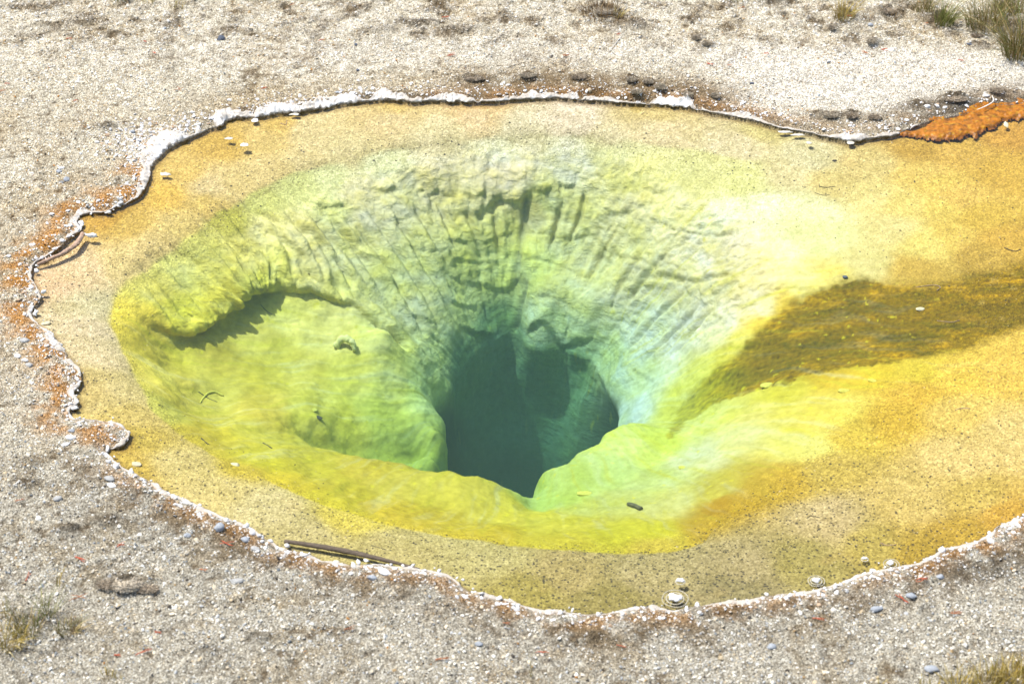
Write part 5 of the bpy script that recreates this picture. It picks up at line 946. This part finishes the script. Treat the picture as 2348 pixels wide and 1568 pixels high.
# grass
def grass_mat():
    m, n, b = new_mat('grass_material'); t = N(n, 'ShaderNodeAttribute', attribute_name='tint'); n.links.new(t.outputs['Color'], b.inputs['Base Color']); b.inputs['Roughness'].default_value = .6
    return m
GM = grass_mat()
GCOL = {'g': [(.12, .16, .03), (.20, .22, .06), (.30, .28, .09)], 'y': [(.52, .38, .08), (.42, .30, .07), (.30, .24, .05), (.60, .48, .18)], 'b': [(.30, .19, .08), (.40, .28, .14), (.16, .10, .05)], 'm': [(.14, .17, .04), (.36, .27, .10), (.22, .20, .06), (.45, .34, .15)]}
def tuft(px_, py_, wpx, hgt, n_, pal, label, lean=(.1, 0), name='grass_tuft', cat='grass tuft', up=.35, wd=.0024):
    r = np.random.RandomState(int(px_*3+py_)+9); c_ = spot(px_, py_); V = []; F = []; Cc = []; rad = wpx*SC/2
    for q in range(n_):
        a = r.uniform(0, 6.28); d = rad*math.sqrt(r.uniform(0, 1)); bx_, by_ = math.cos(a)*d, math.sin(a)*d*.8
        l_ = hgt*r.uniform(.45, 1.1); dirx, diry = math.cos(a)*up+r.normal(0, .25)+lean[0], math.sin(a)*up+r.normal(0, .25)+lean[1]
        bz_ = float(ground_z(np.array([c_[0]+bx_]), np.array([c_[1]+by_]))[0])-c_[2]-.003
        w_ = wd*r.uniform(.7, 1.3); wa = r.uniform(0, 3.14); wxx, wyy = math.cos(wa)*w_/2, math.sin(wa)*w_/2; k0 = len(V); cc = np.array(GCOL[pal][r.randint(len(GCOL[pal]))])*r.uniform(.75, 1.2)
        for j, t in enumerate((0, .3, .6, .85, 1)):
            X_, Y_, Z_ = bx_+dirx*l_*t*t*.9+dirx*l_*t*.2, by_+diry*l_*t*t*.9+diry*l_*t*.2, bz_+l_*(t-.28*t*t*(abs(dirx)+abs(diry)))
            s_w = (1, .95, .75, .45, .05)[j]; V += [(X_-wxx*s_w, Y_-wyy*s_w, Z_), (X_+wxx*s_w, Y_+wyy*s_w, Z_)]; Cc += [cc*(.8+.35*t)]*2
            if j: F.append((k0+2*j-2, k0+2*j-1, k0+2*j+1, k0+2*j))
    o = mesh_np(name, np.array(V), np.array(F), GM, attrs={'tint': ('FLOAT_COLOR', rgba(np.array(Cc)))}); o.location = c_
    return tag(o, label, cat, 'grass tufts around the pool')
tuft(2335, 130, 90, .27, 320, 'm', 'tallest tangled green and straw tuft at the upper right edge', (-.12, -.1), wd=.003)
tuft(2262, 60, 110, .19, 300, 'm', 'dense dark tuft at the top right corner beside the tallest one', (-.1, 0))
tuft(2312, 30, 80, .20, 200, 'm', 'straw tuft at the very top right corner', (-.2, -.1))
tuft(2165, 55, 54, .18, 130, 'g', 'fresh green tuft left of the dark top right tuft', (.25, -.05))
tuft(2120, 30, 60, .13, 110, 'm', 'thin mixed tuft at the top edge left of the fresh green one', (0, 0))
tuft(1935, 42, 60, .12, 120, 'y', 'yellow tuft at the top, left end of the upper right row', (.1, 0))
tuft(2045, 42, 34, .035, 40, 'b', 'low brown withered tuft between the yellow and the green ones', (0, 0))
tuft(1990, 48, 40, .04, 50, 'b', 'brown withered tuft just right of the yellow one', (0, 0))
tuft(1690, 2, 50, .05, 50, 'm', 'short tuft at the top edge right of centre', (0, 0))
tuft(1375, 30, 110, .09, 200, 'b', 'wide straw brown tuft at the top centre', (-.1, -.05)); tuft(1418, 45, 34, .06, 30, 'y', 'sparse yellow blades at the right side of the brown top centre tuft', (.15, 0))
tuft(275, 6, 40, .05, 40, 'm', 'small green brown tuft at the top left edge', (0, 0)); tuft(340, 10, 40, .05, 34, 'y', 'yellow tuft at the top left edge, between two others', (0, 0)); tuft(405, 18, 44, .05, 36, 'y', 'orange yellow sparse tuft, rightmost of the three at top left', (.1, 0))
tuft(112, 1412, 34, .10, 44, 'g', 'bright green tuft among the lower left gravel', (.1, .15), wd=.002); tuft(60, 1450, 60, .09, 120, 'm', 'dark mixed tuft left of the bright green one', (-.1, 0)); tuft(18, 1480, 60, .09, 120, 'y', 'orange straw tuft at the lower left edge', (.2, 0)); tuft(160, 1450, 50, .06, 80, 'm', 'small olive tuft right of the bright green one', (.2, 0)); tuft(25, 1410, 40, .06, 40, 'm', 'thin olive tuft above the orange straw one', (0, 0))
tuft(250, 1552, 26, .05, 18, 'y', 'little yellow tuft alone at the bottom left', (0, .1)); tuft(272, 1560, 16, .04, 8, 'y', 'few orange blades right of the little yellow tuft', (.1, 0))
for (a1, a2, wp, h_, n_, lb) in [(2320, 1560, 60, .10, 120, 'thickest yellow tuft in the bottom right corner'), (2262, 1568, 60, .085, 100, 'yellow tuft second from the bottom right corner'), (2195, 1575, 50, .075, 60, 'yellow tuft third from the bottom right corner'), (2130, 1580, 40, .06, 22, 'sparse yellow blades fourth from the bottom right corner'), (2005, 1578, 26, .05, 12, 'two or three yellow blades at the bottom, left of the corner grass'), (2345, 1530, 40, .08, 60, 'yellow tuft at the right edge just above the corner')]:
    tuft(a1, a2, wp, h_, n_, 'y', lb, (0, .15), up=.2, wd=.003)
tuft(133, 1345, 6, .15, 3, 'y', 'single tall straw stalk rising above the lower left grass', (.02, .1), name='grass_stalk', cat='grass stalk', up=.05, wd=.004); tuft(1218, 1555, 6, .10, 3, 'y', 'thin straw stalk at the bottom centre', (.05, .1), name='grass_stalk', cat='grass stalk', up=.05, wd=.003)
# dry moss humps
M_moss = simple_mat('dry_moss', (.27, .21, .14), (.56, .48, .37), 160, .95, 1.0, bdist=.002); M_mosst = simple_mat('tan_moss', (.36, .30, .21), (.62, .55, .44), 160, .95, 1.0, bdist=.004)
MS = [(1211, 178, 44, 12, 'brown hump, widest right of the row above the far crust'), (1088, 182, 60, 12, 'long flat brown hump at the left end of the row'), (1327, 180, 40, 11, 'brown hump in the middle of the row'), (1448, 184, 28, 12, 'rounded tan hump right of the middle'), (1486, 192, 26, 10, 'small tan hump beside the rounded one'), (1513, 205, 30, 14, 'round dark tan hump, right end of the row'), (1459, 220, 30, 12, 'brown hump in the lower row touching the crust'),
 (1578, 219, 24, 13, 'straw coloured hump right of the row'), (1640, 222, 24, 11, 'straw coloured hump farthest right near the crust'), (1905, 266, 44, 12, 'dark hump above the crust tip, left one'), (1953, 266, 28, 14, 'dark hump above the crust tip, middle one'), (2006, 270, 34, 11, 'dark hump above the crust tip, right one'), (1907, 66, 18, 14, 'small round grey hump at the upper right'), (1998, 96, 26, 14, 'round grey hump below the blue grey pebble'), (1622, 104, 30, 10, 'low grey hump on the upper white gravel'), (1596, 88, 24, 12, 'low grey hump just above another one'),
 (2190, 228, 70, 14, 'wide dark ledge hump left of the orange mat'), (2285, 212, 40, 13, 'dark hump above the pale bent twig'), (290, 1340, 70, 26, 'large dark hump alone on the near left gravel'), (245, 1345, 40, 16, 'dark hump joined to the left of the large one'), (340, 1352, 44, 14, 'low dark hump joined to the right of the large one'), (1390, 32, 70, 20, 'brown hump under the top centre tuft'), (2040, 30, 44, 18, 'brown hump under the withered tuft'), (2240, 86, 40, 10, 'dark hump left of the tallest grass')]
for i, (a1, a2, wp, hp, lb) in enumerate(MS):
    c_ = spot(a1, a2); V, F = ICO3; V = V.copy(); V = V*(1+.35*fbm(V[:, 0]*1.6+i*3, V[:, 1]*1.6, V[:, 2]*1.6+.4, o=3)+.16*noise(V[:, 0]*7+i, V[:, 1]*7, V[:, 2]*7+.2)+.10*noise(V[:, 0]*15+i, V[:, 1]*15, V[:, 2]*15+.2))[:, None]
    V = V*np.array([wp*SC*.42, hp*SC*.75, hp*SC*.34]); r = np.random.RandomState(i); up_ = np.nonzero(V[:, 2] > 0)[0]; up_ = np.repeat(up_, 3); nn_ = len(up_); dr = V[up_]/np.linalg.norm(V[up_], axis=1)[:, None]+r.normal(0, .5, (nn_, 3)); dr[:, 2] = np.abs(dr[:, 2])+.2
    b0 = V[up_]+r.normal(0, .0015, (nn_, 3)); sd_ = r.normal(0, .0011, (nn_, 3)); tip = b0+dr*r.uniform(.003, .008, (nn_, 1)); SV = np.stack([b0-sd_, b0+sd_, tip], 1).reshape(-1, 3); SF = np.arange(nn_*3).reshape(-1, 3)
    m = MB(); m.add(V, F); m.add(SV, SF); o = m.build('moss_hump', M_mosst if ('tan' in lb or 'straw' in lb or 'grey' in lb or i % 3 == 0) else M_moss); o.location = (c_[0], c_[1], c_[2]-hp*SC*.10)
    tag(o, 'dry moss hump: '+lb, 'moss hump', 'dry moss humps on the ground')
# orange mat at the inlet
PM = [(2062, 304), (2085, 298), (2110, 293), (2128, 282), (2140, 270), (2175, 266), (2205, 258), (2225, 248), (2250, 241), (2300, 238), (2360, 234), (2362, 262), (2320, 270), (2296, 280), (2285, 292), (2255, 297), (2243, 310), (2215, 308), (2190, 318), (2150, 316), (2110, 312)]
px_, py_ = at([p[0] for p in PM], [p[1] for p in PM], .003); pm = smooth_path(np.stack([np.append(px_, px_[0]), np.append(py_, py_[0]), np.zeros(len(px_)+1)], 1), 160)[:-1, :2]
ux_ = np.arange(pm[:, 0].min()-.02, pm[:, 0].max()+.02, .005); uy_ = np.arange(pm[:, 1].min()-.02, pm[:, 1].max()+.02, .005); mx_, my_ = np.meshgrid(ux_, uy_); mx_ = mx_.ravel(); my_ = my_.ravel()
dd = sdist(mx_, my_, pm)+.010*noise(mx_*40, my_*40)+.022*noise(mx_*14, my_*14)+.012*noise(mx_*75, my_*75)-.004
mzz = -.012+.0145*sm(-.008, .012, dd)+.007*sm(.0, .05, dd)*(.5+fbm(mx_*22, my_*22, o=3))+.008*np.abs(noise(mx_*60, my_*60))*sm(0, .03, dd)+.003*noise(mx_*110, my_*110)
lnd = bil(full, mx_, my_) < -.005; mzz = np.where(lnd, np.maximum(mzz, ground_z(mx_, my_)+.003*sm(-.004, .01, dd)-.01*(dd < 0)), mzz)
ii = np.arange(len(mx_)).reshape(len(uy_), len(ux_)); F = np.stack([ii[:-1, :-1], ii[:-1, 1:], ii[1:, 1:], ii[1:, :-1]], -1).reshape(-1, 4); F = F[(dd[F] > -.008).all(1)]
us, inv = np.unique(F, return_inverse=True); V = np.stack([mx_, my_, mzz], 1)[us]; c_ = V.mean(0)
mb_ = fbm(V[:, 0]*30, V[:, 1]*30, o=3); mc = np.array([.36, .13, .010])*(1+.7*mb_)[:, None]; k_ = sm(.0, .35, fbm(V[:, 0]*26+4, V[:, 1]*40, o=3)); mc = mc*(1-.75*k_[:, None])+np.array([.10, .045, .012])*.75*k_[:, None]; k_ = sm(.1, .4, fbm(V[:, 0]*34+9, V[:, 1]*44, o=3)); mc = mc*(1-.6*k_[:, None])+np.array([.50, .28, .02])*.6*k_[:, None]
MAT_O = grain_mat('orange_mat_material'); MAT_O.node_tree.nodes['Principled BSDF'].inputs['Roughness'].default_value = .45
o = mesh_np('orange_mat', V-c_, inv.reshape(F.shape), MAT_O, attrs={'tint': ('FLOAT_COLOR', rgba(mc))}); o.location = c_
tag(o, 'bright orange mat of matted algae at the far right water edge', 'algae mat')
print('objects', len(bpy.data.objects))
